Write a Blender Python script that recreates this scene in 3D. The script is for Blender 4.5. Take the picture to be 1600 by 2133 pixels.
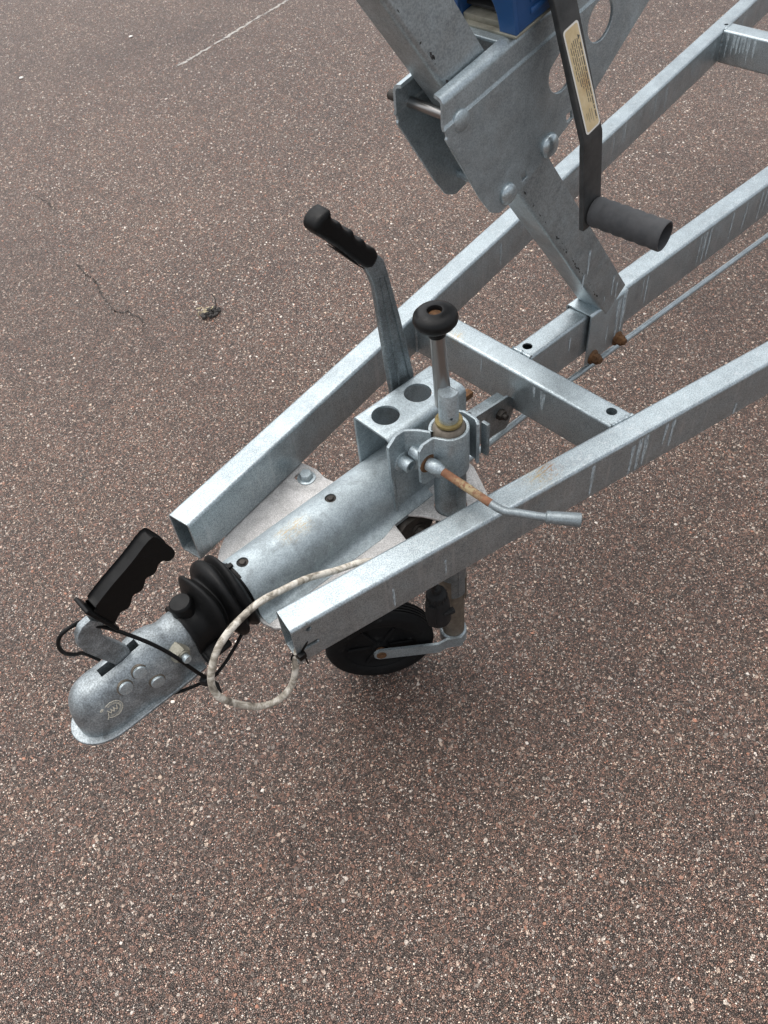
import bpy, bmesh, math, random
import numpy as np
from math import sin, cos, pi, radians
from mathutils import Vector, Matrix
from mathutils.bvhtree import BVHTree

scene = bpy.context.scene
for o in list(bpy.data.objects):
    bpy.data.objects.remove(o)
C = scene.collection
GZ = 0.525                       # frame top stands this high above the pavement
random.seed(7)
RNG = np.random.default_rng(7)

# ------------------------------------------------------------------ camera
YAW, PITCH, ROLL = radians(51.77), radians(49.08), radians(-6.61)
fw = Vector((cos(PITCH) * cos(YAW), cos(PITCH) * sin(YAW), -sin(PITCH)))
r0 = Vector((sin(YAW), -cos(YAW), 0)); u0 = r0.cross(fw)
rr = cos(ROLL) * r0 + sin(ROLL) * u0
uu = -sin(ROLL) * r0 + cos(ROLL) * u0
cam = bpy.data.cameras.new('camera'); camo = bpy.data.objects.new('camera', cam); C.objects.link(camo)
camo.matrix_world = Matrix(((rr.x, uu.x, -fw.x, -0.15835), (rr.y, uu.y, -fw.y, -0.6716), (rr.z, uu.z, -fw.z, 0.8652 + GZ), (0, 0, 0, 1)))
cam.sensor_fit = 'HORIZONTAL'; cam.sensor_width = 36.0; cam.lens = 36.0 * 1711.96 / 1600.0
cam.clip_start = 0.02; cam.clip_end = 500
cam.dof.use_dof = True; cam.dof.focus_distance = 1.22; cam.dof.aperture_fstop = 20.0
scene.camera = camo

# ------------------------------------------------------------------ sky, sun, exposure (overcast noon)
SUN_EL, SUN_AZ = radians(70), radians(95)       # azimuth measured from +x towards +y
world = bpy.data.worlds.new('World'); scene.world = world; world.use_nodes = True
nt = world.node_tree; nt.nodes.clear()
sky = nt.nodes.new('ShaderNodeTexSky'); sky.sky_type = 'NISHITA'; sky.sun_disc = False
sky.sun_elevation = SUN_EL; sky.sun_rotation = radians(90) - SUN_AZ
sky.dust_density = 3.0; sky.air_density = 1.0; sky.ozone_density = 1.0
hs = nt.nodes.new('ShaderNodeHueSaturation'); hs.inputs['Saturation'].default_value = 0.24
bg = nt.nodes.new('ShaderNodeBackground'); bg.inputs['Strength'].default_value = 0.15
out = nt.nodes.new('ShaderNodeOutputWorld')
nt.links.new(sky.outputs[0], hs.inputs['Color']); nt.links.new(hs.outputs[0], bg.inputs['Color']); nt.links.new(bg.outputs[0], out.inputs['Surface'])
sl = bpy.data.lights.new('sun', 'SUN'); so = bpy.data.objects.new('sun', sl); C.objects.link(so)
sl.energy = 1.4; sl.angle = radians(95); sl.color = (1.0, 0.96, 0.90)
so.rotation_euler = Vector((cos(SUN_EL) * cos(SUN_AZ), cos(SUN_EL) * sin(SUN_AZ), sin(SUN_EL))).to_track_quat('Z', 'Y').to_euler()
so.location = (0, 2, 6)
scene.view_settings.view_transform = 'Standard'; scene.view_settings.look = 'None'
scene.view_settings.gamma = 1.0; scene.view_settings.use_curve_mapping = False
scene.view_settings.exposure = 0.72

# ------------------------------------------------------------------ material helpers
class NT:
    def __init__(s, name):
        s.m = bpy.data.materials.new(name); s.m.use_nodes = True
        s.t = s.m.node_tree; s.b = s.t.nodes['Principled BSDF']; s._g = None
    def n(s, typ, **kw):
        nd = s.t.nodes.new(typ)
        for k, v in kw.items():
            setattr(nd, k, v)
        return nd
    def l(s, a, b): s.t.links.new(a, b)
    def pos(s):
        if not s._g: s._g = s.n('ShaderNodeNewGeometry').outputs['Position']
        return s._g
    def mapped(s, sc, off=(0, 0, 0)):
        mp = s.n('ShaderNodeMapping'); mp.inputs['Scale'].default_value = sc; mp.inputs['Location'].default_value = off
        s.l(s.pos(), mp.inputs['Vector']); return mp.outputs[0]
    def noise(s, scale, detail=3, rough=0.55, vec=None, dist=0.0):
        nd = s.n('ShaderNodeTexNoise'); nd.inputs['Scale'].default_value = scale; nd.inputs['Detail'].default_value = detail
        nd.inputs['Roughness'].default_value = rough; nd.inputs['Distortion'].default_value = dist
        s.l(vec or s.pos(), nd.inputs['Vector']); return nd.outputs['Fac']
    def ramp(s, fac, stops, interp='LINEAR'):
        nd = s.n('ShaderNodeValToRGB'); cr = nd.color_ramp; cr.interpolation = interp
        while len(cr.elements) < len(stops): cr.elements.new(0.5)
        for e, (p, c) in zip(cr.elements, stops):
            e.position = p; e.color = (c, c, c, 1) if not hasattr(c, '__len__') else (*c, 1)
        s.l(fac, nd.inputs[0]); return nd.outputs[0]
    def mix(s, fac, a, b, mode='MIX'):
        nd = s.n('ShaderNodeMix', data_type='RGBA', blend_type=mode)
        for i, v in ((0, fac), (6, a), (7, b)):
            if isinstance(v, (int, float)): nd.inputs[i].default_value = v
            elif isinstance(v, tuple): nd.inputs[i].default_value = (*v, 1)
            else: s.l(v, nd.inputs[i])
        return nd.outputs[2]
    def math(s, op, a, b=0.0, clamp=False):
        nd = s.n('ShaderNodeMath', operation=op); nd.use_clamp = clamp
        for i, v in ((0, a), (1, b)):
            if isinstance(v, (int, float)): nd.inputs[i].default_value = v
            else: s.l(v, nd.inputs[i])
        return nd.outputs[0]
    def bump(s, h, strength=0.3, dist=0.001, prev=None):
        nd = s.n('ShaderNodeBump'); nd.inputs['Strength'].default_value = strength; nd.inputs['Distance'].default_value = dist
        s.l(h, nd.inputs['Height'])
        if prev is not None: s.l(prev, nd.inputs['Normal'])
        return nd.outputs[0]
    def spot(s, center, radius, soft=0.5):
        """1 inside a ragged blotch round a point of the thing (stain with a shape of its own)"""
        nd = s.n('ShaderNodeVectorMath', operation='DISTANCE'); s.l(s.pos(), nd.inputs[0])
        nd.inputs[1].default_value = (center[0], center[1], center[2] + GZ)
        d = s.math('MULTIPLY', nd.outputs['Value'], 1.0 / radius)
        d = s.math('ADD', d, s.math('MULTIPLY', s.math('SUBTRACT', s.noise(170, 4, 0.7), 0.5), 1.7))
        return s.math('SUBTRACT', 1.0, s.math('SMOOTH_MIN', d, 1.0), True)
    def set(s, **kw):
        for k, v in kw.items():
            i = s.b.inputs[k.replace('_', ' ')]
            if isinstance(v, (int, float)): i.default_value = v
            elif isinstance(v, tuple): i.default_value = (*v, 1) if len(v) == 3 else v
            else: s.l(v, i)
        return s.m

def galv(name, lo, hi, metallic=0.55, rough=(0.42, 0.6), speck=0.35, patch=9.0, grime=0.0, streak=0.0, stains=(), tint=(0.83, 0.95, 1.0)):
    t = NT(name)
    big = t.math('ADD', t.math('MULTIPLY', t.noise(patch, 5, 0.65, dist=0.9), 0.65), t.math('MULTIPLY', t.noise(patch * 5.3, 4, 0.65, dist=1.2), 0.35))
    col = t.ramp(big, [(0.34, tuple(lo * c for c in tint)), (0.66, tuple(hi * c for c in tint))])
    fine = t.noise(520, 2, 0.6)
    col = t.mix(speck, col, t.ramp(fine, [(0.38, 0.18), (0.62, 0.95)]), 'OVERLAY')
    mid = t.noise(70, 5, 0.72)
    col = t.mix(t.ramp(mid, [(0.56, 0.0), (0.72, 0.55)]), col, (hi * 1.25 * tint[0], hi * 1.25 * tint[1], hi * 1.25))
    if patch == 9.0 and name.startswith('galvanized'):
        col = t.mix(t.ramp(t.noise(24, 6, 0.7, dist=1.0), [(0.55, 0.0), (0.70, 0.28)]), col, (0.46, 0.515, 0.545))
        col = t.mix(t.ramp(t.noise(17, 5, 0.7, dist=0.5), [(0.56, 0.0), (0.70, 0.45)]), col, (0.20, 0.225, 0.24))
    if streak:
        st = t.noise(1.0, 3, 0.6, vec=t.mapped((150, 150, 7)))
        col = t.mix(t.ramp(st, [(0.55, 0.0), (0.72, streak)]), col, (hi * 1.35, hi * 1.38, hi * 1.4))
    if grime:
        g = t.noise(26, 6, 0.75, dist=0.8)
        col = t.mix(t.ramp(g, [(0.5, 0.0), (0.68, grime)]), col, (0.06, 0.058, 0.055))
    if stains:
        sk = t.math('MAXIMUM', t.ramp(t.noise(1.0, 4, 0.7, vec=t.mapped((35, 330, 330))), [(0.50, 0.0), (0.60, 1.0)]), t.ramp(t.noise(430, 3, 0.7), [(0.52, 0.0), (0.62, 0.9)]))
    for c, r, rust in stains:
        col = t.mix(t.math('MULTIPLY', t.math('MULTIPLY', t.spot(c, r), sk), 0.9), col, rust)
    rg = t.ramp(t.noise(38, 4, 0.6), [(0.3, rough[0]), (0.7, rough[1])])
    nb = t.bump(t.noise(420, 3, 0.65), 0.22, 0.0006)
    nb = t.bump(t.noise(14, 3, 0.5), 0.12, 0.004, nb)
    return t.set(Base_Color=col, Metallic=metallic, Roughness=rg, Normal=nb)

def rubber(name, c=0.018, rough=(0.38, 0.6), scale=60, scuff=0.0):
    t = NT(name)
    n = t.noise(scale, 4, 0.65)
    col = t.ramp(n, [(0.3, (c * 0.8, c * 0.85, c * 0.9)), (0.75, (c * 1.5, c * 1.5, c * 1.55))])
    if scuff:
        col = t.mix(t.ramp(t.noise(45, 6, 0.75), [(0.6, 0.0), (0.75, scuff)]), col, (0.11, 0.108, 0.105))
    nb = t.bump(t.noise(300, 3, 0.6), 0.25, 0.0005)
    return t.set(Base_Color=col, Roughness=t.ramp(n, [(0.3, rough[0]), (0.7, rough[1])]), Normal=nb, Specular_IOR_Level=0.2)

def rusty(name, a, b, metal=0.1, rough=0.85, scale=90):
    t = NT(name)
    n = t.noise(scale, 6, 0.75)
    col = t.ramp(n, [(0.3, a), (0.55, b), (0.75, tuple(x * 1.5 for x in b))])
    return t.set(Base_Color=col, Roughness=rough, Metallic=metal, Normal=t.bump(t.noise(260, 4, 0.7), 0.5, 0.001))

RUST = (0.30, 0.135, 0.04); OCHRE = (0.42, 0.30, 0.13)
M = {}
M['beam'] = galv('galvanized_beam', 0.34, 0.46, metallic=0.82, rough=(0.32, 0.5), streak=0.32, grime=0.10,
                 stains=[((0.505, -0.190, 0.0), 0.032, OCHRE), ((0.525, -0.196, 0), 0.018, RUST), ((0.112, -0.1465, -0.006), 0.008, (0.06, 0.045, 0.02))])
M['cross'] = galv('galvanized_cross', 0.33, 0.46, metallic=0.82, rough=(0.34, 0.52), grime=0.10, stains=[((0.658, 0.115, 0.0), 0.018, OCHRE)])
M['post'] = galv('galvanized_spangle', 0.36, 0.52, metallic=0.85, rough=(0.38, 0.55), speck=0.22, patch=16, grime=0.22)
M['house'] = galv('galvanized_housing', 0.30, 0.50, metallic=0.62, rough=(0.5, 0.7), speck=0.2, patch=12, grime=0.35,
                  stains=[((0.19, -0.004, -0.01), 0.018, OCHRE), ((0.215, -0.006, -0.01), 0.02, OCHRE), ((0.10, -0.09, -0.08), 0.012, RUST)])
M['flange'] = galv('galvanized_flange', 0.36, 0.56, metallic=0.3, rough=(0.5, 0.7), speck=0.3, patch=22, grime=0.3, tint=(1.0, 0.98, 0.96))
M['brack'] = galv('galvanized_bracket', 0.35, 0.52, metallic=0.8, rough=(0.42, 0.6), speck=0.25, patch=20, grime=0.22)
M['plate'] = galv('galvanized_bracket_plate', 0.36, 0.52, metallic=0.8, rough=(0.42, 0.58), speck=0.2, patch=14, grime=0.18)
M['lever'] = galv('galvanized_lever', 0.18, 0.34, metallic=0.85, rough=(0.38, 0.55), speck=0.35, patch=30, grime=0.4)
M['tubes'] = galv('galvanized_tube', 0.22, 0.34, metallic=0.85, rough=(0.35, 0.55), speck=0.3, patch=25, grime=0.3)
M['zinc'] = galv('zinc_bolt', 0.40, 0.55, metallic=0.7, rough=(0.3, 0.5), speck=0.25, patch=40, grime=0.25)
M['coupl'] = galv('cast_coupling', 0.19, 0.42, metallic=0.68, rough=(0.42, 0.62), speck=0.35, patch=24, grime=0.45, tint=(0.86, 0.955, 1.0))
M['drip'] = galv('white_drip', 0.48, 0.62, metallic=0.0, rough=(0.5, 0.7), speck=0.2, patch=50)
_d = M['drip']; _t = NT.__new__(NT); _t.m = _d; _t.t = _d.node_tree; _t.b = _t.t.nodes['Principled BSDF']; _t._g = None
_t.set(Alpha=_t.ramp(_t.noise(1.0, 5, 0.7, vec=_t.mapped((420, 420, 90))), [(0.40, 0.12), (0.56, 0.85)]))
M['steel'] = NT('bright_steel').set(Base_Color=(0.30, 0.29, 0.28), Metallic=0.95, Roughness=0.3)
M['steelhead'] = galv('worn_bolt_head', 0.42, 0.60, metallic=0.85, rough=(0.25, 0.45), speck=0.2, patch=60, grime=0.45)
M['rubber'] = rubber('black_rubber', 0.0035, (0.4, 0.65), 60, 0.10)
M['grip'] = rubber('black_plastic_grip', 0.0025, (0.35, 0.6), 90, 0.12)
M['tyre'] = rubber('black_tyre', 0.004, (0.6, 0.8), 80, 0.5)
M['greygrip'] = rubber('grey_rubber_grip', 0.055, (0.5, 0.7), 40, 0.5)
M['knob'] = rubber('black_knob', 0.006, (0.28, 0.5), 50, 0.25)
M['plug'] = rubber('black_plug', 0.012, (0.5, 0.7), 60, 0.1)
M['dark'] = NT('dark_inside').set(Base_Color=(0.012, 0.012, 0.012), Roughness=0.8)
M['darkmetal'] = rusty('dirty_dark_metal', (0.012, 0.011, 0.01), (0.045, 0.038, 0.032), 0.3, 0.7)
M['rust'] = rusty('brown_rust', (0.04, 0.020, 0.009), (0.13, 0.062, 0.024))
M['rustrod'] = rusty('rod_rust', (0.10, 0.045, 0.025), (0.19, 0.085, 0.05), 0.15, 0.75, 45)
t = NT('rod_rust_flaking'); a_ = t.noise(45, 6, 0.75)
c_ = t.ramp(a_, [(0.3, (0.10, 0.045, 0.022)), (0.55, (0.20, 0.088, 0.045)), (0.75, (0.28, 0.12, 0.06))])
c_ = t.mix(t.math('MULTIPLY', t.spot((0.3965, -0.160, 0.036), 0.030), t.ramp(t.noise(150, 4, 0.7), [(0.40, 0.0), (0.5, 1.0)])), c_, (0.34, 0.27, 0.15))
M['rustrod'] = t.set(Base_Color=c_, Roughness=0.78, Normal=t.bump(t.noise(260, 4, 0.7), 0.7, 0.0012))
M['ochre'] = rusty('flaking_ochre', (0.16, 0.10, 0.035), (0.42, 0.32, 0.16), 0.1, 0.8, 120)
M['greyrod'] = galv('grey_rod', 0.20, 0.30, metallic=0.5, rough=(0.3, 0.45), speck=0.2, patch=40)
M['brownsteel'] = rusty('dirty_brown_steel', (0.10, 0.085, 0.065), (0.17, 0.145, 0.115), 0.5, 0.5, 60)
M['yellowzinc'] = rusty('yellow_zinc', (0.14, 0.10, 0.035), (0.27, 0.21, 0.09), 0.6, 0.42, 60)
t = NT('winch_blue'); M['blue'] = t.set(Base_Color=t.ramp(t.noise(30, 3), [(0.3, (0.012, 0.058, 0.17)), (0.7, (0.018, 0.078, 0.22))]), Roughness=0.42, Metallic=0.0, Normal=t.bump(t.noise(200, 2), 0.15, 0.0005))
M['cream'] = rusty('dusty_cream_metal', (0.16, 0.15, 0.12), (0.28, 0.27, 0.22), 0.4, 0.5, 30)
t = NT('crank_paint'); M['crank'] = t.set(Base_Color=t.ramp(t.noise(40, 5, 0.65), [(0.3, (0.04, 0.042, 0.043)), (0.7, (0.085, 0.088, 0.088))]), Roughness=0.4, Metallic=0.5)
t = NT('sticker_paper')
M['paper'] = t.set(Base_Color=t.mix(t.math('MULTIPLY', t.spot((0.668, -0.083, 0.455), 0.014), 0.8), t.ramp(t.noise(60, 5, 0.7), [(0.3, (0.50, 0.38, 0.20)), (0.7, (0.66, 0.54, 0.34))]), (0.33, 0.15, 0.03)), Roughness=0.5)
M['white'] = NT('sticker_border').set(Base_Color=(0.72, 0.70, 0.64), Roughness=0.5)
M['ink'] = NT('sticker_ink').set(Base_Color=(0.09, 0.085, 0.07), Roughness=0.6)
M['emblem'] = NT('worn_emblem').set(Base_Color=(0.58, 0.54, 0.44), Roughness=0.6, Metallic=0.0)
t = NT('grey_cable_sheath')
nn = t.noise(1.0, 5, 0.7, vec=t.mapped((48, 48, 48)), dist=0.6)
M['cable'] = t.set(Base_Color=t.ramp(nn, [(0.36, (0.11, 0.095, 0.075)), (0.48, (0.33, 0.295, 0.24)), (0.58, (0.62, 0.58, 0.51))]), Roughness=0.65, Normal=t.bump(nn, 0.4, 0.001))
M['straw'] = NT('dry_straw').set(Base_Color=(0.40, 0.34, 0.21), Roughness=0.8)
M['soil'] = rusty('dark_soil', (0.02, 0.02, 0.02), (0.06, 0.055, 0.05), 0, 0.9, 200)
M['twig'] = NT('black_twig').set(Base_Color=(0.015, 0.013, 0.012), Roughness=0.7)
M['pebble'] = NT('white_pebble').set(Base_Color=(0.75, 0.73, 0.68), Roughness=0.6)
t = NT('joint_filler')
M['joint'] = t.set(Base_Color=t.ramp(t.noise(45, 5, 0.7), [(0.36, (0.06, 0.055, 0.05)), (0.46, (0.30, 0.28, 0.255)), (0.7, (0.42, 0.40, 0.365))]), Roughness=0.8)
M['crack'] = NT('crack_dark').set(Base_Color=(0.045, 0.038, 0.034), Roughness=0.9)
M['scuff'] = NT('black_scuff').set(Base_Color=(0.05, 0.05, 0.05), Roughness=0.7)

# pavement: fine red-brown aggregate, gaps painted as dark binder plus shade
STONE_COLS = [(0.00, (0.068, 0.051, 0.041)), (0.15, (0.131, 0.093, 0.073)), (0.36, (0.199, 0.127, 0.098)), (0.57, (0.280, 0.166, 0.124)),
              (0.70, (0.218, 0.181, 0.156)), (0.78, (0.361, 0.250, 0.195)), (0.86, (0.336, 0.299, 0.262)), (0.92, (0.647, 0.537, 0.439)), (0.965, (0.66, 0.61, 0.54))]
t = NT('red_brown_asphalt')
def vor(scale, feature='F1'):
    nd = t.n('ShaderNodeTexVoronoi', feature=feature); nd.inputs['Scale'].default_value = scale; nd.inputs['Randomness'].default_value = 1.0
    return nd
warp = t.n('ShaderNodeVectorMath', operation='ADD')
nv = t.n('ShaderNodeTexNoise'); nv.inputs['Scale'].default_value = 420; t.l(t.pos(), nv.inputs['Vector'])
sc_ = t.n('ShaderNodeVectorMath', operation='SCALE'); sc_.inputs['Scale'].default_value = 0.0022; t.l(nv.outputs['Color'], sc_.inputs[0])
t.l(t.pos(), warp.inputs[0]); t.l(sc_.outputs[0], warp.inputs[1])
def layer(scale, shift):
    v = vor(scale); e = vor(scale, 'DISTANCE_TO_EDGE')
    mp = t.n('ShaderNodeMapping'); mp.inputs['Location'].default_value = shift; t.l(warp.outputs[0], mp.inputs[0])
    t.l(mp.outputs[0], v.inputs['Vector']); t.l(mp.outputs[0], e.inputs['Vector'])
    sp = t.n('ShaderNodeSeparateColor'); t.l(v.outputs['Color'], sp.inputs[0])
    return sp.outputs[0], sp.outputs[1], e.outputs['Distance']
r1, g1, e1 = layer(370, (0, 0, 0))
c1 = t.ramp(r1, STONE_COLS, 'CONSTANT')
c1 = t.mix(t.ramp(e1, [(0.05, 1.0), (0.22, 0.0)]), c1, (0.022, 0.018, 0.016))  # binder gaps darkened further to paint in shadow between the stones
r2, g2, e2 = layer(175, (3.1, 1.7, 0))
c2 = t.ramp(r2, STONE_COLS, 'CONSTANT')
m2 = t.math('MULTIPLY', t.math('GREATER_THAN', g2, 0.78), t.ramp(e2, [(0.04, 0.0), (0.09, 1.0)]))
base = t.mix(m2, c1, c2)
wear = t.noise(1.3, 5, 0.6)
base = t.mix(1.0, base, t.ramp(wear, [(0.3, (0.90, 0.89, 0.90)), (0.7, (1.10, 1.07, 1.05))]), 'MULTIPLY')
soil = t.noise(0.55, 6, 0.68, dist=0.6)
base = t.mix(1.0, base, t.ramp(soil, [(0.36, (0.84, 0.83, 0.83)), (0.5, (1.0, 1.0, 1.0)), (0.68, (1.10, 1.09, 1.07))]), 'MULTIPLY')
wear2 = t.noise(7.0, 4, 0.6)
base = t.mix(1.0, base, t.ramp(wear2, [(0.3, (0.92, 0.92, 0.94)), (0.7, (1.07, 1.07, 1.05))]), 'MULTIPLY')
base = t.mix(1.0, base, (1.03, 0.975, 0.945), 'MULTIPLY')
hgt = t.math('ADD', t.math('MULTIPLY', t.ramp(e1, [(0.0, 0.0), (0.14, 1.0)]), 0.6), t.math('MULTIPLY', m2, 0.7))
hgt = t.math('ADD', hgt, t.math('MULTIPLY', r1, 0.6))
M['asphalt'] = t.set(Base_Color=base, Roughness=0.55, Specular_IOR_Level=0.5, Normal=t.bump(hgt, 1.0, 0.0030))
t = NT('stone_chip'); at = t.n('ShaderNodeAttribute', attribute_name='stone_colour')
cc = t.mix(0.35, at.outputs['Color'], t.ramp(t.noise(700, 3, 0.7), [(0.3, 0.25), (0.7, 0.8)]), 'OVERLAY')
M['chip'] = t.set(Base_Color=cc, Roughness=0.62, Normal=t.bump(t.noise(500, 3, 0.7), 0.4, 0.0006))

# ------------------------------------------------------------------ geometry helpers: each returns (verts, faces)
def V3(p): return Vector(p)

def fillet(path, r, seg=5, closed=False):
    n = len(path); outp = []
    for i, p in enumerate(path):
        rad = r[i] if hasattr(r, '__len__') else r
        if rad <= 0 or (not closed and i in (0, n - 1)):
            outp.append(tuple(p)); continue
        p = Vector(p); a = Vector(path[i - 1]); b = Vector(path[(i + 1) % n])
        da = (a - p); db = (b - p); la, lb = da.length, db.length
        da.normalize(); db.normalize()
        ang = da.angle(db)
        if ang > pi - 0.05: outp.append(tuple(p)); continue
        tl = min(rad / math.tan(ang / 2), la * 0.49, lb * 0.49); rad = tl * math.tan(ang / 2)
        c = p + (da + db).normalized() * (rad / sin(ang / 2))
        s0 = p + da * tl - c; s1 = p + db * tl - c
        for k in range(seg + 1):
            v = s0.lerp(s1, k / seg)
            v = v.normalized() * rad
            outp.append(tuple(c + v))
    return outp

def strip(path, th):
    """closed outline of a band of thickness th along a 2D polyline"""
    L, R = [], []
    n = len(path)
    for i in range(n):
        a = Vector(path[max(i - 1, 0)]); b = Vector(path[min(i + 1, n - 1)])
        d = (b - a).normalized(); nn = Vector((-d.y, d.x)) * th / 2
        p = Vector(path[i]); L.append(tuple(p + nn)); R.append(tuple(p - nn))
    return L + R[::-1]

def circle2(c, r, n=28, sx=1, sy=1):
    return [(c[0] + r * sx * cos(2 * pi * k / n), c[1] + r * sy * sin(2 * pi * k / n)) for k in range(n)]

def g_plate(outline, depth, mat4, holes=(), bevel=0.0007, res=1):
    """2D outline with holes, extruded by depth about local z=0, put in place by mat4"""
    cu = bpy.data.curves.new('tmp', 'CURVE'); cu.dimensions = '2D'; cu.fill_mode = 'BOTH'
    cu.extrude = max(depth / 2 - bevel, 1e-5); cu.bevel_depth = bevel; cu.bevel_resolution = res; cu.offset = -bevel
    for ol in [outline] + list(holes):
        s = cu.splines.new('POLY'); s.points.add(len(ol) - 1); s.use_cyclic_u = True
        for p, q in zip(s.points, ol): p.co = (q[0], q[1], 0, 1)
    ob = bpy.data.objects.new('tmp', cu); C.objects.link(ob)
    dg = bpy.context.evaluated_depsgraph_get(); dg.update()
    me = bpy.data.meshes.new_from_object(ob.evaluated_get(dg))
    vs = [mat4 @ v.co for v in me.vertices]; fs = [tuple(p.vertices) for p in me.polygons]
    bpy.data.objects.remove(ob); bpy.data.curves.remove(cu); bpy.data.meshes.remove(me)
    return vs, fs

def frame(o, U, V):
    U = Vector(U).normalized(); V = Vector(V).normalized(); W = U.cross(V)
    return Matrix(((U.x, V.x, W.x, o[0]), (U.y, V.y, W.y, o[1]), (U.z, V.z, W.z, o[2]), (0, 0, 0, 1)))
def XZ(y): return frame((0, y, 0), (1, 0, 0), (0, 0, 1))
def XY(z): return frame((0, 0, z), (1, 0, 0), (0, 1, 0))
def YZ(x): return frame((x, 0, 0), (0, 1, 0), (0, 0, 1))

def catmull(pts, k=8):
    P = [Vector(p) for p in pts]; P = [2 * P[0] - P[1]] + P + [2 * P[-1] - P[-2]]
    o = []
    for i in range(1, len(P) - 2):
        a, b, c, d = P[i - 1:i + 3]
        for j in range(k):
            u = j / k
            o.append(0.5 * ((2 * b) + (c - a) * u + (2 * a - 5 * b + 4 * c - d) * u * u + (3 * b - a - 3 * c + d) * u ** 3))
    o.append(P[-2]); return o

def g_tube(pts, r, seg=14, caps=True, ovals=None):
    pts = [Vector(p) for p in pts]; n = len(pts)
    rs = r if hasattr(r, '__len__') else [r] * n
    vs, fs = [], []
    up = None
    for i in range(n):
        d = (pts[min(i + 1, n - 1)] - pts[max(i - 1, 0)]).normalized()
        if up is None:
            up = Vector((0, 0, 1)) if abs(d.z) < 0.9 else Vector((1, 0, 0))
        s = d.cross(up).normalized(); up = s.cross(d).normalized()
        for k in range(seg):
            a = 2 * pi * k / seg
            vs.append(pts[i] + rs[i] * (cos(a) * s + sin(a) * up))
    for i in range(n - 1):
        for k in range(seg):
            a, b = i * seg + k, i * seg + (k + 1) % seg
            fs.append((a, b, b + seg, a + seg))
    if caps:
        fs.append(tuple(range(seg))[::-1]); fs.append(tuple((n - 1) * seg + k for k in range(seg)))
    return vs, fs

def g_lathe(prof, origin, axis, seg=32, capped=True, phase=0.0):
    """prof: list of (radius, height along axis)"""
    ax = Vector(axis).normalized(); h = Vector((1, 0, 0)) if abs(ax.x) < 0.8 else Vector((0, 1, 0))
    s = ax.cross(h).normalized(); u = s.cross(ax); o = Vector(origin)
    vs, fs = [], []
    for r, z in prof:
        for k in range(seg):
            a = 2 * pi * k / seg + phase
            vs.append(o + ax * z + max(r, 1e-5) * (cos(a) * s + sin(a) * u))
    for i in range(len(prof) - 1):
        for k in range(seg):
            a, b = i * seg + k, i * seg + (k + 1) % seg
            fs.append((a, a + seg, b + seg, b))
    if capped:
        fs.append(tuple(range(seg))); fs.append(tuple((len(prof) - 1) * seg + k for k in range(seg))[::-1])
    return vs, fs

def g_box(c, size, bevel=0.001, seg=2, rot=None):
    bm = bmesh.new(); bmesh.ops.create_cube(bm, size=1.0)
    for v in bm.verts: v.co = Vector((v.co.x * size[0], v.co.y * size[1], v.co.z * size[2]))
    if bevel > 0: bmesh.ops.bevel(bm, geom=list(bm.edges), offset=bevel, segments=seg, affect='EDGES', profile=0.5)
    R = rot if rot is not None else Matrix.Identity(3)
    bm.verts.index_update()
    vs = [R @ v.co + Vector(c) for v in bm.verts]; fs = [tuple(v.index for v in f.verts) for f in bm.faces]
    bm.free(); return vs, fs

def g_loft(rings, cap=True):
    n = len(rings[0]); vs = [Vector(p) for r in rings for p in r]; fs = []
    for i in range(len(rings) - 1):
        for k in range(n):
            a, b = i * n + k, i * n + (k + 1) % n
            fs.append((a, b, b + n, a + n))
    if cap:
        fs.append(tuple(range(n))[::-1]); fs.append(tuple((len(rings) - 1) * n + k for k in range(n)))
    return vs, fs

def g_hex(origin, axis, af, h, phase=0.0):
    R = af / math.sqrt(3)
    return g_lathe([(R * 0.97, 0), (R, h * 0.08), (R, h * 0.8), (R * 0.86, h)], origin, axis, 6, True, phase)

def g_dome(origin, axis, R, h, seg=28):
    pr = [(R, 0.0)] + [(R * cos(a), h * 0.18 + h * 0.82 * sin(a)) for a in [k * pi / 2 / 7 for k in range(8)]]
    return g_lathe(pr, origin, axis, seg)

WPOS = {}
def obj(name, geoms, mat, parent=None, angle=38, smooth=True):
    """one mesh object from (verts, faces) pieces; mat may be one material or one per piece; origin at the middle of its bounds"""
    if isinstance(geoms, tuple): geoms = [geoms]
    mats = mat if isinstance(mat, list) else [mat] * len(geoms)
    used = []; vs = []; fs = []; mi = []
    for (v, f), m in zip(geoms, mats):
        if m not in used: used.append(m)
        o = len(vs); vs += [tuple(x) for x in v]; fs += [tuple(i + o for i in q) for q in f]; mi += [used.index(m)] * len(f)
    A = np.array(vs); c = (A.min(0) + A.max(0)) / 2; A = A - c
    me = bpy.data.meshes.new(name); me.from_pydata([tuple(x) for x in A], [], fs)
    for m in used: me.materials.append(m)
    me.polygons.foreach_set('material_index', mi)
    bm = bmesh.new(); bm.from_mesh(me); bmesh.ops.recalc_face_normals(bm, faces=bm.faces); bm.to_mesh(me); bm.free()
    if smooth:
        me.polygons.foreach_set('use_smooth', [True] * len(me.polygons)); me.set_sharp_from_angle(angle=radians(angle))
    ob = bpy.data.objects.new(name, me); C.objects.link(ob)
    w = Vector(c) + Vector((0, 0, GZ)); WPOS[ob.name] = w
    if parent: ob.parent = parent; ob.location = w - WPOS[parent.name]
    else: ob.location = w
    return ob

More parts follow.
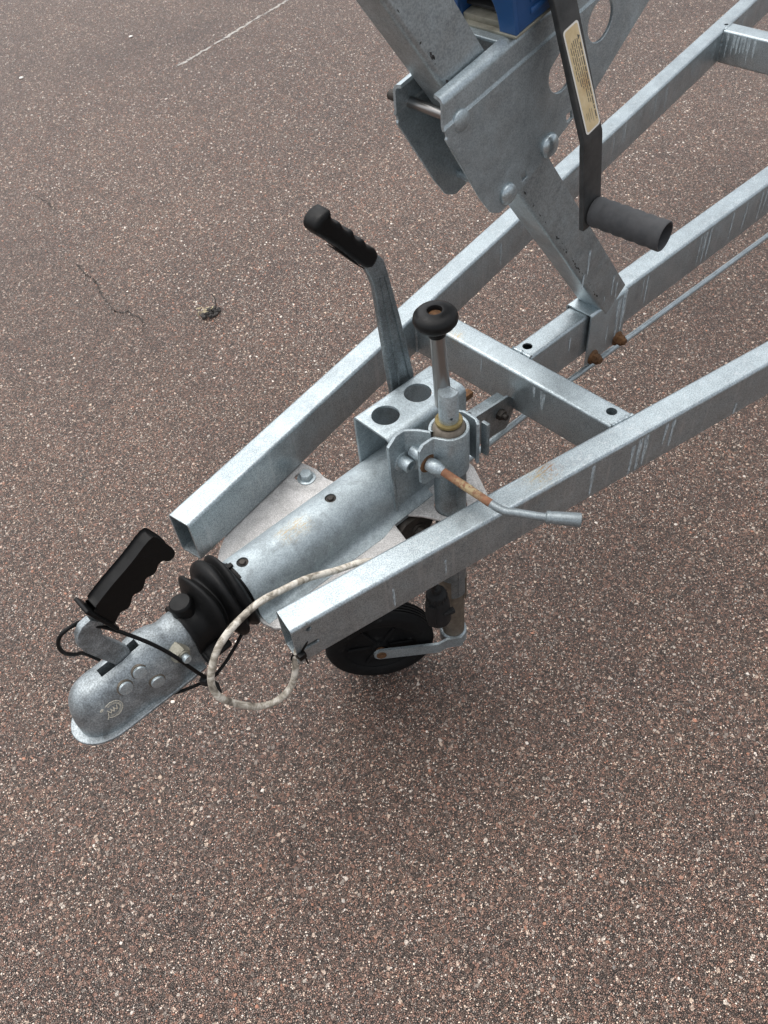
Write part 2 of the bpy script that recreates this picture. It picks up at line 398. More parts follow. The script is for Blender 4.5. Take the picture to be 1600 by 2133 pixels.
def cut(ob, cutters):
    """drill real holes (boolean difference) into ob; cutters are (verts, faces) in frame coordinates"""
    vs, fs = [], []
    for v, f in cutters:
        o = len(vs); vs += [tuple(Vector(x) + Vector((0, 0, GZ)) - WPOS[ob.name]) for x in v]; fs += [tuple(i + o for i in q) for q in f]
    me = bpy.data.meshes.new('cut'); me.from_pydata(vs, [], fs)
    bm = bmesh.new(); bm.from_mesh(me); bmesh.ops.recalc_face_normals(bm, faces=bm.faces); bm.to_mesh(me); bm.free()
    co = bpy.data.objects.new('cut', me); C.objects.link(co); co.parent = ob
    md = ob.modifiers.new('b', 'BOOLEAN'); md.operation = 'DIFFERENCE'; md.object = co; md.solver = 'EXACT'
    dg = bpy.context.evaluated_depsgraph_get(); dg.update()
    nm = bpy.data.meshes.new_from_object(ob.evaluated_get(dg)); old = ob.data
    ob.modifiers.clear(); ob.data = nm; nm.name = ob.name
    nm.polygons.foreach_set('use_smooth', [True] * len(nm.polygons)); nm.set_sharp_from_angle(angle=radians(35))
    bpy.data.objects.remove(co); bpy.data.meshes.remove(me); bpy.data.meshes.remove(old)

def thing(name, loc, label, cat, group=None):
    o = bpy.data.objects.new(name, None); C.objects.link(o); o.empty_display_size = 0.05
    w = Vector(loc) + Vector((0, 0, GZ)); o.location = w; WPOS[o.name] = w
    o['label'] = label; o['category'] = cat
    if group: o['group'] = group
    return o
def tag(o, label, cat, group=None):
    o['label'] = label; o['category'] = cat
    if group: o['group'] = group
    return o

# ------------------------------------------------------------------ pavement
S = 60.0
me = bpy.data.meshes.new('pavement'); me.from_pydata([(-S, -S, 0), (S, -S, 0), (S, S, 0), (-S, S, 0)], [], [(0, 1, 2, 3)])
pave = bpy.data.objects.new('pavement', me); C.objects.link(pave); me.materials.append(M['asphalt'])
pave['kind'] = 'structure'; WPOS['pavement'] = Vector((0, 0, 0))

def make_chips():
    sets = []
    def scatter(n, x0, x1, y0, y1, s0, s1, pw):
        x = RNG.uniform(x0, x1, n); y = RNG.uniform(y0, y1, n)
        s = s0 + (s1 - s0) * RNG.random(n) ** pw
        sets.append(np.stack([x, y, s], -1))
    scatter(17000, -0.7, 2.6, -1.25, 2.6, 0.0016, 0.0048, 3.4)
    scatter(52000, -0.7, 1.25, -1.15, 1.1, 0.0009, 0.0024, 1.9)
    scatter(20000, 0.6, 2.4, 0.9, 3.0, 0.0015, 0.0040, 2.2)
    nfar = sum(len(q) for q in sets)
    scatter(42000, 0.7, 4.6, 0.6, 5.2, 0.0018, 0.0046, 2.0)
    A = np.concatenate(sets); n = len(A); K = 6
    cols = np.array([(0.085, 0.066, 0.056), (0.14, 0.090, 0.070), (0.22, 0.125, 0.09), (0.30, 0.15, 0.10), (0.14, 0.13, 0.12), (0.25, 0.2, 0.17), (0.30, 0.285, 0.26), (0.46, 0.38, 0.30), (0.48, 0.45, 0.41), (0.60, 0.57, 0.52)])
    pr = np.array([0.14, 0.19, 0.18, 0.10, 0.09, 0.11, 0.08, 0.05, 0.05, 0.03]); pr /= pr.sum()
    ci = RNG.choice(len(cols), n, p=pr); ci[nfar:] = np.where(RNG.random(n - nfar) < 0.45, RNG.integers(5, 10, n - nfar), ci[nfar:]); col = np.minimum(cols[ci] * np.array([1.2, 1.13, 1.09]) * RNG.uniform(0.8, 1.2, (n, 1)), 0.82)
    ang = (np.arange(K) * 2 * pi / K)[None] + RNG.uniform(-0.45, 0.45, (n, K)) + RNG.uniform(0, 6.28, (n, 1))
    rad = A[:, 2:3] * RNG.uniform(0.62, 1.15, (n, K))
    el = RNG.uniform(0.6, 1.0, (n, 1)); th = RNG.uniform(0, pi, (n, 1))
    px = rad * np.cos(ang); py = rad * np.sin(ang) * el
    qx = px * np.cos(th) - py * np.sin(th); qy = px * np.sin(th) + py * np.cos(th)
    h = np.minimum(A[:, 2:3] * RNG.uniform(0.12, 0.35, (n, 1)), 0.0011)
    tx, ty = RNG.uniform(-0.16, 0.16, (2, n, 1))
    V = np.zeros((n, 2 * K, 3))
    V[:, :K, 0] = A[:, 0:1] + qx; V[:, :K, 1] = A[:, 1:2] + qy; V[:, :K, 2] = -0.0004
    V[:, K:, 0] = A[:, 0:1] + qx * 0.78; V[:, K:, 1] = A[:, 1:2] + qy * 0.78
    V[:, K:, 2] = np.maximum(h + (qx * tx + qy * ty), 0.0002)
    loops = []
    b = np.arange(n)[:, None] * 2 * K
    top = b + K + np.arange(K)[None]
    k = np.arange(K); k2 = (k + 1) % K
    quads = np.stack([np.broadcast_to(b + k, (n, K)), np.broadcast_to(b + k2, (n, K)), np.broadcast_to(b + K + k2, (n, K)), np.broadcast_to(b + K + k, (n, K))], -1)
    lv = np.concatenate([top.reshape(n, K), quads.reshape(n, 4 * K)], 1).reshape(-1)
    lt = np.tile(np.array([K] + [4] * K), n); ls = np.concatenate([[0], np.cumsum(lt)[:-1]])
    me = bpy.data.meshes.new('stone_chips'); me.vertices.add(n * 2 * K); me.vertices.foreach_set('co', V.reshape(-1))
    me.loops.add(len(lv)); me.loops.foreach_set('vertex_index', lv.astype(np.int32))
    me.polygons.add(len(lt)); me.polygons.foreach_set('loop_start', ls.astype(np.int32))
    me.update(calc_edges=True)
    ca = me.color_attributes.new('stone_colour', 'FLOAT_COLOR', 'POINT')
    cv = np.ones((n, 2 * K, 4), np.float32); cv[:, :, :3] = col[:, None, :]
    ca.data.foreach_set('color', cv.reshape(-1))
    me.materials.append(M['chip'])
    ob = bpy.data.objects.new('stone_chips', me); C.objects.link(ob); ob['kind'] = 'stuff'
    ob['label'] = 'red, grey and white stone chips bedded in the brown asphalt'
make_chips()

def ground_strip(name, pts, w, mat, z, parent, keep=0.72, jit=0.6):
    """flat ragged strip lying on the pavement"""
    P = catmull([(x, y, 0) for x, y in pts], 26); vs = []; fs = []
    for i, p in enumerate(P):
        d = (P[min(i + 1, len(P) - 1)] - P[max(i - 1, 0)]).normalized(); nn = Vector((-d.y, d.x, 0))
        j = Vector((RNG.normal() * w * jit, RNG.normal() * w * jit, 0))
        q = 1.0 if RNG.random() < keep else 0.04; a = q * w * RNG.uniform(0.2, 0.8); b = q * w * RNG.uniform(0.2, 0.8)
        if i in (0, len(P) - 1): a = b = w * 0.05
        vs += [p + j + nn * a, p + j - nn * b]
    for i in range(len(P) - 1): fs.append((2 * i, 2 * i + 1, 2 * i + 3, 2 * i + 2))
    A = [(v.x, v.y, z - GZ) for v in vs]
    return obj(name, (A, fs), mat, parent, smooth=False)
ground_strip('sealed_joint', [(1.739, 2.832), (2.0, 2.903), (2.28, 2.988), (2.554, 3.0625), (3.2, 3.25)], 0.015, M['joint'], 0.0014, pave, 0.95, 0.22)
ground_strip('crack', [(0.749, 2.30), (0.7575, 2.21), (0.756, 2.13)], 0.004, M['crack'], 0.0013, pave)
ground_strip('crack', [(0.63, 1.753), (0.618, 1.68), (0.617, 1.607), (0.59, 1.51), (0.581, 1.42), (0.615, 1.39)], 0.0042, M['crack'], 0.0013, pave)
ground_strip('crack', [(0.60, 1.40), (0.61, 1.33), (0.584, 1.278)], 0.0042, M['crack'], 0.0013, pave)

# ------------------------------------------------------------------ boat trailer frame
trailer = thing('boat_trailer', (0.1, 0, -GZ), 'galvanized boat trailer drawbar with ball coupling and crossed box beams', 'trailer')
TA = math.tan(radians(10.83)); CA = cos(radians(10.83)); SA = sin(radians(10.83))
YO, BW, BH, BR = 0.1245, 0.042, 0.080, 0.0055

def rhs_ring(w, h, r, seg=5):
    return fillet([(-w / 2, -h / 2), (w / 2, -h / 2), (w / 2, h / 2), (-w / 2, h / 2)], r, seg, True)
def g_rhs(p0, p1, w, h, r, th, lat):
    """hollow box section from p0 to p1 (centre line), lat = horizontal sideways unit vector"""
    p0, p1, lat = Vector(p0), Vector(p1), Vector(lat); up = Vector((0, 0, 1))
    ro = rhs_ring(w, h, r); ri = rhs_ring(w - 2 * th, h - 2 * th, max(r - th, 0.001))
    A = [p0 + lat * a + up * b for a, b in ro]; B = [p1 + lat * a + up * b for a, b in ro]
    Ci = [p0 + lat * a + up * b for a, b in ri]; D = [p1 + lat * a + up * b for a, b in ri]
    n = len(ro); vs = A + B + D + Ci; fs = []
    for i in range(4):
        for k in range(n):
            k2 = (k + 1) % n; j = (i + 1) % 4
            fs.append((i * n + k, i * n + k2, j * n + k2, j * n + k))
    return vs, fs

DRIP_SIGN = 1
def drips(specs, face):
    """white run-off drips: thin raised streaks; face(s, z) -> point just proud of a side face"""
    vs, fs = [], []
    for q_, (s, z0, z1, w) in enumerate(specs):
        n = 7; x = s; lift = 0.00004 * (q_ % 9)
        for i in range(n + 1):
            u = i / n; z = z0 + (z1 - z0) * u
            x += RNG.normal() * w * 0.13
            ww = w * (1.15 + 0.5 * RNG.random()) * (1 - 0.45 * u) if i < n else w * 0.1
            f0 = face(x - ww, z); f1 = face(x + ww, z); nl = (f1 - f0).cross(Vector((0, 0, 1))).normalized() * lift
            vs += [f0 + nl * DRIP_SIGN, f1 + nl * DRIP_SIGN]
            if i: m = len(vs); fs.append((m - 4, m - 3, m - 1, m - 2))
    return vs, fs

beams = []
for sgn in (1, -1):
    d = Vector((CA, sgn * SA, 0)); nrm = Vector((-SA, sgn * CA, 0))          # outward
    x0 = 0.0914 if sgn > 0 else 0.0895
    s = Vector((x0, sgn * (YO + x0 * TA), 0)) - nrm * BW / 2 - Vector((0, 0, BH / 2))
    b = obj('drawbar_beam', g_rhs(s, s + d * 2.7, BW, BH, BR, 0.003, nrm), M['beam'], trailer)
    beams.append((b, s, d, nrm))
lb, rb = beams
cut(lb[0], [g_lathe([(0.006, -0.01), (0.006, 0.01)], (2.08, 0.488, 0), (0, 0, 1), 20)])
cut(rb[0], [g_lathe([(0.0042, -0.012), (0.0042, 0.012)], rb[1] + rb[2] * 0.024 + rb[3] * BW / 2 + Vector((0, 0, BH / 2 - 0.013)), rb[3], 14),
            g_plate(fillet([(0, -0.004), (0.028, -0.004), (0.028, 0.004), (0, 0.004)], 0.0035, 4, True), 0.03, frame(rb[1] + rb[2] * 0.006 + rb[3] * BW / 2 + Vector((0, 0, -0.008)), tuple(rb[2]), (0, 0, 1)), bevel=0.0)])
# drips on the inner side of the left beam and the outer side of the right one
sp = [(RNG.uniform(0.85, 2.3), 0.034 - RNG.random() * 0.01, -0.005 - 0.033 * RNG.random(), RNG.uniform(0.0006, 0.0016)) for _ in range(26)]
obj('drip_stain', drips(sp, lambda s, z: lb[1] + lb[2] * s - lb[3] * (BW / 2 + 0.0003) + Vector((0, 0, z))), M['drip'], lb[0], smooth=False)
sp = [(0.497, 0.032, -0.032, 0.0026), (0.588, 0.033, -0.036, 0.0030), (0.600, 0.034, -0.030, 0.0034), (0.575, 0.026, -0.036, 0.0026), (0.640, 0.034, -0.012, 0.0022), (0.655, 0.034, -0.022, 0.0026),
      (0.80, -0.012, -0.037, 0.0022), (0.15, 0.012, -0.030, 0.0014), (0.235, 0.010, -0.024, 0.0012)]
obj('drip_stain', drips(sp, lambda s, z: rb[1] + rb[2] * s + rb[3] * (BW / 2 + 0.0003) + Vector((0, 0, z))), M['drip'], rb[0], smooth=False)

def inner_y(x): return YO - BW / CA + x * TA
def crossbeam(xa, xb, gap=0.0002):
    xm, w = (xa + xb) / 2, xb - xa
    ro = rhs_ring(w, BH, BR)
    R1 = [(xm + a, inner_y(xm + a) - gap, -BH / 2 + z) for a, z in ro]; R2 = [(xm + a, -inner_y(xm + a) + gap, -BH / 2 + z) for a, z in ro]
    return obj('cross_beam', g_loft([R1, R2]), M['cross'], trailer)
def bead(name, path, r, parent):
    P = catmull(path, 8); rs = [r * 1.5 * RNG.uniform(0.6, 1.35) for _ in P]
    return obj(name, g_tube(P, rs, 8), M['cross'], parent)
X1, X1B, X2, X2B = 0.6518, 0.6973, 2.0445, 2.0996
c1o = crossbeam(X1, X1B); c2o = crossbeam(X2, X2B)
cut(c1o, [g_lathe([(0.0085, -0.05), (0.0085, 0.01)], (0.679, -0.189, 0), (0, 0, 1), 24)])
for sg in (1, -1):
    for xa, xb, cb in ((X1, X1B, c1o), (X2, X2B, c2o)):
        bead('weld_seam', [(xa + 0.003, sg * inner_y(xa), -0.0018), ((xa + xb) / 2, sg * inner_y((xa + xb) / 2), -0.001), (xb - 0.003, sg * inner_y(xb), -0.0018)], 0.0022, cb)
        bead('weld_seam', [(xa, sg * inner_y(xa), -0.006), (xa, sg * inner_y(xa), -0.04), (xa, sg * inner_y(xa), -0.076)], 0.002, cb)
sp = [(-0.062, 0.033, 0.012, 0.0022), (-0.078, 0.033, -0.006, 0.0028), (-0.083, 0.03, 0.01, 0.0014), (0.05, 0.03, 0.0, 0.001)]
DRIP_SIGN = -1
obj('drip_stain', drips(sp, lambda s, z: Vector((X1 - 0.0003, s, z - 0.04))), M['drip'], c1o, smooth=False)
sp = [(RNG.uniform(0.36, 0.46), 0.034, RNG.uniform(-0.035, 0.01), RNG.uniform(0.001, 0.0028)) for _ in range(12)]
obj('drip_stain', drips(sp, lambda s, z: Vector((X2 - 0.0003, s, z - 0.04))), M['drip'], c2o, smooth=False)
DRIP_SIGN = 1

SY0, SY1 = -0.0172, 0.0240
spc = (SY0 + SY1) / 2
spine = obj('spine_beam', g_rhs((X1B + 0.0003, spc, -0.0415), (3.1, spc, -0.0415), SY1 - SY0, 0.0826, BR, 0.003, (0, 1, 0)), M['beam'], trailer)
cut(spine, [g_lathe([(0.0085, -0.02), (0.0085, 0.01)], (0.716, 0.007, 0), (0, 0, 1), 24)])
sp = []
for x in (1.005, 1.02, 1.19, 1.195, 1.205, 1.215, 1.222, 1.30, 1.345, 1.352, 1.43, 1.44, 1.452, 1.458, 1.47, 1.5, 1.51, 1.53, 1.535, 1.55, 1.57, 1.58, 1.6, 1.615, 1.62, 1.64, 1.66, 1.67, 1.7, 1.71, 1.41, 1.418, 1.485, 1.49, 1.522, 1.545, 1.562, 1.59, 1.607, 1.63, 1.65, 1.69):
    sp.append((x + RNG.normal() * 0.004, 0.0355 - RNG.random() * 0.004, RNG.uniform(-0.040, -0.010), RNG.uniform(0.0010, 0.0030)))
sp += [(0.80, 0.022, -0.008, 0.0016), (0.765, -0.012, -0.022, 0.0012)]
obj('drip_stain', drips(sp, lambda s, z: Vector((s, SY0 - 0.0003, z - 0.0415))), M['drip'], spine, smooth=False)
bead('weld_seam', [(X1B + 0.001, SY0, -0.006), (X1B + 0.001, SY0, -0.04), (X1B + 0.001, SY0, -0.078)], 0.002, c1o)
bead('weld_seam', [(X1B + 0.001, SY0 + 0.002, -0.0015), (X1B + 0.001, spc, -0.001), (X1B + 0.001, SY1 - 0.002, -0.0015)], 0.0022, c1o)

# ------------------------------------------------------------------ overrun housing with flange plates
RH, ZH = 0.042, -0.051
def house_ring(x, u):
    wf = (0.060 + 0.006 * u) if x < 0.33 else 0.058; f = 0.010 + 0.006 * u
    right = [(-wf, -0.0868), (-wf, -0.0800)]
    c0 = (-(RH + f), ZH - 0.029 + f)
    for k in range(7):
        a = -pi / 2 + (pi / 2) * k / 6
        right.append((c0[0] + f * cos(a), -0.0800 + f + f * sin(a)) if False else (-(RH + f) + f * cos(a) * 1.0, (-0.0800 + f) + f * sin(a)))
    right.append((-RH, max(ZH, -0.08 + f + 0.001)))
    top = [(RH * cos(a), ZH + RH * sin(a)) for a in [pi - k * pi / 20 for k in range(1, 20)]]
    top = [(y, max(z, -0.08 + f + 0.0015)) for y, z in top]
    left = [(-y, z) for y, z in right[::-1]]
    return [(x, y, z) for y, z in right + top + left]
house = obj('overrun_housing', g_loft([house_ring(0.1 + 0.268 * k / 10 if k < 11 else 0.425, min(1, max(0, (k - 3) / 7))) for k in range(12)]), M['house'], trailer, angle=32)
cut(house, [g_lathe([(0.0375, -0.02), (0.0375, 0.03)], (0.1, 0, ZH), (1, 0, 0), 36)] +
    [g_lathe([(0.0085, -0.008), (0.0085, 0.02)], (x, 0, -0.009), (0, 0, 1), 24) for x in (0.117, 0.276)])
for x in (0.117, 0.276):
    hb = obj('housing_bolt', [g_lathe([(0.0086, -0.002), (0.0086, 0.0012), (0.0070, 0.0018), (0.0, 0.0022)], (x, 0, -0.0135), (0, 0, 1), 28), g_hex((x, 0, -0.0125), (0, 0, 1), 0.0085, 0.0045)], M['darkmetal'], house)
half = [(0.096, 0.018), (0.095, 0.052), (0.101, 0.070), (0.128, 0.098), (0.17, 0.128), (0.305, 0.160), (0.330, 0.150), (0.337, 0.118), (0.334, 0.094), (0.345, 0.05)]
ol = [(x, -y) for x, y in half] + half[::-1]
flange = obj('flange_plate', g_plate(fillet(ol, 0.010, 4, True), 0.0048, XY(-0.0832), bevel=0.0008,
             holes=[fillet([(0.300, 0.121), (0.316, 0.121), (0.316, 0.133), (0.300, 0.133)], 0.005, 4, True)]), M['flange'], trailer)
obj('hex_bolt', [g_lathe([(0.0150, 0), (0.0150, 0.0016), (0.0142, 0.002)], (0.313, 0.115, -0.0806), (0, 0, 1), 28),
                 g_hex((0.313, 0.115, -0.0786), (0, 0, 1), 0.0195, 0.0095, 0.3)], M['zinc'], flange)
obj('hex_bolt', [g_lathe([(0.011, 0), (0.011, 0.002)], (0.128, -0.083, -0.0806), (0, 0, 1), 24), g_hex((0.128, -0.083, -0.0788), (0, 0, 1), 0.014, 0.007)], M['rust'], flange)
obj('hex_bolt', [g_lathe([(0.0075, 0), (0.0072, 0.0012)], (0.116, 0.0600, -0.0806), (0, 0, 1), 20), g_hex((0.116, 0.0600, -0.0796), (0, 0, 1), 0.009, 0.003)], M['rust'], flange)

# ------------------------------------------------------------------ handbrake bracket (inverted U over the housing tube) and tube plate
ub = fillet([(0.033, -0.052), (0.033, 0.068), (-0.041, 0.068), (-0.041, -0.0835)], [0, 0.006, 0.009, 0], 6)
brk = obj('handbrake_bracket', g_plate(strip(ub, 0.004), 0.153, YZ(0.4385), bevel=0.0005), M['brack'], trailer)
cut(brk, [g_lathe([(0.0205, 0.05), (0.0205, 0.09)], (x, 0.001, 0), (0, 0, 1), 40) for x in (0.3945, 0.459)])
tp = fillet([(0.362, -0.0395), (0.515, -0.0395), (0.512, -0.062), (0.478, -0.128), (0.455, -0.155), (0.424, -0.155), (0.384, -0.075), (0.364, -0.050)], [0, 0, 0.01, 0.02, 0.02, 0.02, 0.02, 0.01], 4, True)
obj('jockey_plate', g_plate(tp, 0.004, XY(-0.0836), holes=[circle2((0.43, -0.09), 0.0252, 36)], bevel=0.0006), M['flange'], brk)
bead('weld_seam', [(0.3615, -0.038, 0.052), (0.3612, -0.0425, 0.02), (0.3612, -0.0425, -0.03), (0.3615, -0.0425, -0.078)], 0.0025, brk)

# tube clamp: fixed jaw bolted to the bracket, loose jaw closed by a threaded crank
TX, TY = 0.43, -0.09
Ri = 0.0262
arcA = [(TX + Ri * cos(a), TY + Ri * sin(a)) for a in [radians(152 - 10 * k) for k in range(9)]]
ja = fillet([(0.353, -0.0468), (0.384, -0.0468), (0.3975, -0.0610)], [0, 0.007, 0], 4) + arcA + fillet([(0.444, -0.0655), (0.459, -0.0690), (0.4680, -0.0830), (0.4680, -0.1060), (0.4610, -0.1160)], [0, 0.012, 0.012, 0.008, 0], 4)
clamp = obj('tube_clamp', g_plate(strip(ja, 0.0046), 0.077, XY(0.0405), bevel=0.0009), M['brack'], trailer)
cut(clamp, [g_box((0.3505, -0.047, 0.0805), (0.024, 0.03, 0.024), 0.0, 1, Matrix.Rotation(radians(52), 3, 'Y'))])
arcB = [(TX + Ri * cos(a), TY + Ri * sin(a)) for a in [radians(20 - 10 * k) for k in range(17)]]
jb = arcB + fillet([(0.4050, -0.0985), (0.4005, -0.0890), (0.3725, -0.0880)], [0, 0.008, 0], 6)[1:]
jaw = obj('loose_jaw', g_plate(strip(jb, 0.0046), 0.077, XY(0.0425), bevel=0.0009), M['brack'], clamp)
cut(jaw, [g_box((0.3705, -0.0882, z), (0.016, 0.012, 0.016), 0.0, 1, Matrix.Rotation(radians(45), 3, 'Y')) for z in (0.0825, 0.0025)])
obj('hinge_plate', g_box((0.474, -0.118, 0.045), (0.006, 0.012, 0.060), 0.0012), M['lever'], clamp)
obj('clamp_bolt', [g_lathe([(0.0155, 0), (0.0155, 0.002), (0.0146, 0.0025)], (0.3755, -0.0490, 0.0265), (0, -1, 0), 28),
                   g_lathe([(0.0104, 0.002), (0.0104, 0.017), (0.0096, 0.0185), (0.0056, 0.0185), (0.0052, 0.010)], (0.3755, -0.0490, 0.0265), (0, -1, 0), 24)], M['zinc'], clamp)
obj('spacer_tube', g_lathe([(0.0095, 0), (0.0095, 0.022), (0.0065, 0.022), (0.0062, 0.012)], (0.391, -0.0555, 0.0405), (0.02, -1, -0.05), 22), M['zinc'], clamp)
L0 = Vector((0.3865, -0.0915, 0.0415))
obj('crank_ball', [g_lathe([(0.0150, -0.001), (0.0145, 0.0008)], L0 + Vector((0.0005, 0.0008, 0)), (0.0, -1, 0.0), 24), g_tube([L0, L0 + Vector((0.001, -0.006, 0)), L0 + Vector((0.0025, -0.012, -0.001)), L0 + Vector((0.004, -0.018, -0.002)), L0 + Vector((0.0055, -0.024, -0.003))], [0.0095, 0.0105, 0.0106, 0.0088, 0.0060], 18)], [M['rust'], M['zinc']], clamp)
ra = L0 + Vector((0.0045, -0.021, -0.0025)); rbn = Vector((0.401, -0.212, 0.026)); rc = Vector((0.4285, -0.2555, 0.024)); rd = Vector((0.4365, -0.2655, 0.0235)); re_ = Vector((0.4625, -0.2985, 0.022))
obj('crank_rod', [g_tube([ra, ra.lerp(rbn, 0.30)], [0.006, 0.006], 16), g_tube([ra.lerp(rbn, 0.295), ra.lerp(rbn, 0.4), ra.lerp(rbn, 0.5), ra.lerp(rbn, 0.555)], [0.0060, 0.0063, 0.0062, 0.0060], 16), g_tube([ra.lerp(rbn, 0.55), ra.lerp(rbn, 0.84)], 0.006, 16),
                  g_tube(catmull([ra.lerp(rbn, 0.835), ra.lerp(rbn, 0.93), rbn + Vector((0.003, -0.006, -0.0005)), rbn.lerp(rc, 0.45), rc, rd], 6), 0.0058, 16)], [M['rustrod'], M['rustrod'], M['rustrod'], M['greyrod']], clamp)
gd = (re_ - rd).normalized()
obj('crank_grip', g_tube([rd - gd * 0.005, rd - gd * 0.003, rd, rd + gd * 0.003, rd + gd * 0.006, re_ - gd * 0.004, re_ - gd * 0.001, re_], [0.0062, 0.0086, 0.009, 0.0082, 0.0088, 0.0098, 0.0094, 0.0075], 20), M['greyrod'], clamp)

# brake lever linkage behind the bracket
obj('brake_linkage', [g_plate(fillet([(0.512, -0.030), (0.640, -0.042), (0.660, -0.066), (0.640, -0.112), (0.575, -0.104), (0.512, -0.082)], 0.010, 4, True), 0.005, XZ(-0.019), bevel=0.0008),
                      g_box((0.568, -0.010, -0.0385), (0.135, 0.020, 0.004), 0.001, rot=Matrix.Rotation(radians(5.5), 3, 'Y'))], M['lever'], trailer)
lk = bpy.data.objects['brake_linkage']
obj('pivot_nut', [g_lathe([(0.0125, 0), (0.0125, 0.0018)], (0.512, -0.0435, 0.010), (0, -1, 0), 24), g_lathe([(0.0085, 0), (0.0085, 0.022), (0.0078, 0.023), (0.005, 0.023), (0.005, 0.012)], (0.512, -0.0445, 0.010), (0, -1, 0), 22)], M['zinc'], lk)
obj('pivot_nut', [g_hex((0.618, -0.0215, -0.066), (0, -1, 0), 0.017, 0.009), g_lathe([(0.005, 0.008), (0.005, 0.016)], (0.618, -0.0215, -0.066), (0, -1, 0), 16)], M['darkmetal'], lk)
obj('pivot_nut', g_box((0.585, 0.022, -0.030), (0.02, 0.014, 0.012), 0.002), M['rust'], lk)
obj('brake_rod', g_tube([(0.535, -0.0165, -0.1245), (0.82, -0.0165, -0.1235), (1.49, -0.0165, -0.148), (3.0, -0.0165, -0.19)], 0.0056, 14), M['zinc'], trailer)
# brake bell crank below the jockey plate
obj('brake_rocker', [g_plate(fillet([(0.335, -0.105), (0.352, -0.135), (0.395, -0.150), (0.418, -0.125), (0.400, -0.096), (0.36, -0.088)], 0.012, 4, True), 0.012, XZ(-0.060), bevel=0.001),
                     g_tube([(0.31, -0.05, -0.100), (0.37, -0.052, -0.112)], 0.013, 18), g_hex((0.380, -0.067, -0.120), (0, -1, 0), 0.019, 0.011), g_lathe([(0.0135, 0), (0.0135, 0.004)], (0.380, -0.066, -0.120), (0, -1, 0), 22),
                     g_tube([(0.30, 0.0, -0.105), (0.50, 0.0, -0.108)], 0.011, 14)], M['darkmetal'], trailer)

# ------------------------------------------------------------------ handbrake lever
HB = [(0.4532, 0.2753), (0.4590, 0.2520), (0.4749, 0.1721), (0.4930, 0.0635), (0.500, -0.035), (0.458, -0.035), (0.4471, 0.0648), (0.4385, 0.1816), (0.4345, 0.2405), (0.4290, 0.2600), (0.4215, 0.2780), (0.438, 0.2935)]
hbl = obj('handbrake_lever', [g_plate(HB, 0.011, XZ(0.0495), bevel=0.0022, res=2),
          g_tube([(0.4625, 0.0437, 0.060), (0.4515, 0.0437, 0.18), (0.4435, 0.0437, 0.252)], [0.0022, 0.0019, 0.0012], 8),
          g_tube([(0.4835, 0.0437, 0.060), (0.4665, 0.0437, 0.172), (0.452, 0.0437, 0.25)], [0.0022, 0.0019, 0.0012], 8)], M['lever'], trailer)
GHB = [(0.3742, 0.3801), (0.376, 0.3685), (0.3818, 0.3612), (0.3877, 0.3580), (0.3918, 0.349), (0.3975, 0.3425), (0.4050, 0.3394), (0.4083, 0.3287), (0.4135, 0.323), (0.4205, 0.3203), (0.4255, 0.3093), (0.4369, 0.3000), (0.4398, 0.2861), (0.4208, 0.2795), (0.3764, 0.3310), (0.3529, 0.3570), (0.3500, 0.3680), (0.358, 0.377)]
def closed_smooth(pts, k=4):
    n = len(pts); o = []
    for i in range(n):
        a, b, c, d = (Vector(pts[(i + j) % n]) for j in (-1, 0, 1, 2))
        for q in range(k):
            u = q / k
            o.append(tuple(0.5 * ((2 * b) + (c - a) * u + (2 * a - 5 * b + 4 * c - d) * u * u + (3 * b - a - 3 * c + d) * u ** 3)))
    return o
hg = obj('lever_grip', g_plate(closed_smooth(GHB), 0.029, XZ(0.0515), bevel=0.0065, res=4), M['grip'], hbl, angle=60)
ribs = []
for k in range(22):
    u = k / 21; p = Vector((0.4195, 0.0515, 0.2800)).lerp(Vector((0.3800, 0.0515, 0.3262)), u)
    ribs.append(g_box(p + Vector((-0.0012, 0, -0.0010)), (0.0016, 0.018, 0.0012), 0.0004, 1, Matrix.Rotation(radians(49), 3, 'Y')))
obj('grip_rib', ribs, M['grip'], hg)

# ------------------------------------------------------------------ rubber bellows
def lerp_t(tab, x):
    for (xa, a), (xb, b) in zip(tab, tab[1:]):
        if x <= xb: u = (x - xa) / (xb - xa); u = u * u * (3 - 2 * u); return a + (b - a) * u
    return tab[-1][1]
ZB = -0.047
prof = []
def bl(x, r): prof.append((r, x))
for x, r in ((0.004, 0.0330), (0.004, 0.0390), (0.0065, 0.0398), (0.0105, 0.0380), (0.018, 0.0365), (0.028, 0.0367), (0.0335, 0.0395), (0.0380, 0.0465), (0.0415, 0.0520), (0.0450, 0.0545), (0.0485, 0.0530), (0.0515, 0.0470), (0.0545, 0.0425),
             (0.0575, 0.0440), (0.0615, 0.0535), (0.0660, 0.0600), (0.0700, 0.0615), (0.0735, 0.0595), (0.0765, 0.0535), (0.0785, 0.0510), (0.0810, 0.0540), (0.0845, 0.0580), (0.0878, 0.0592), (0.0908, 0.0570), (0.0938, 0.0490), (0.0955, 0.0420), (0.0968, 0.0385), (0.098, 0.0372), (0.118, 0.0370)):
    bl(x, r)
pr2 = catmull([(r, x, 0) for r, x in prof[4:]], 3)
SAG = [(0.0, -0.0080), (0.022, -0.0080), (0.045, 0.0060), (0.058, 0.0040), (0.072, 0.0010), (0.095, 0.0), (0.2, 0.0)]
bv_, bf_ = g_lathe(prof[:4] + [(p.x, p.y) for p in pr2], (0, 0, ZB), (1, 0, 0), 64)
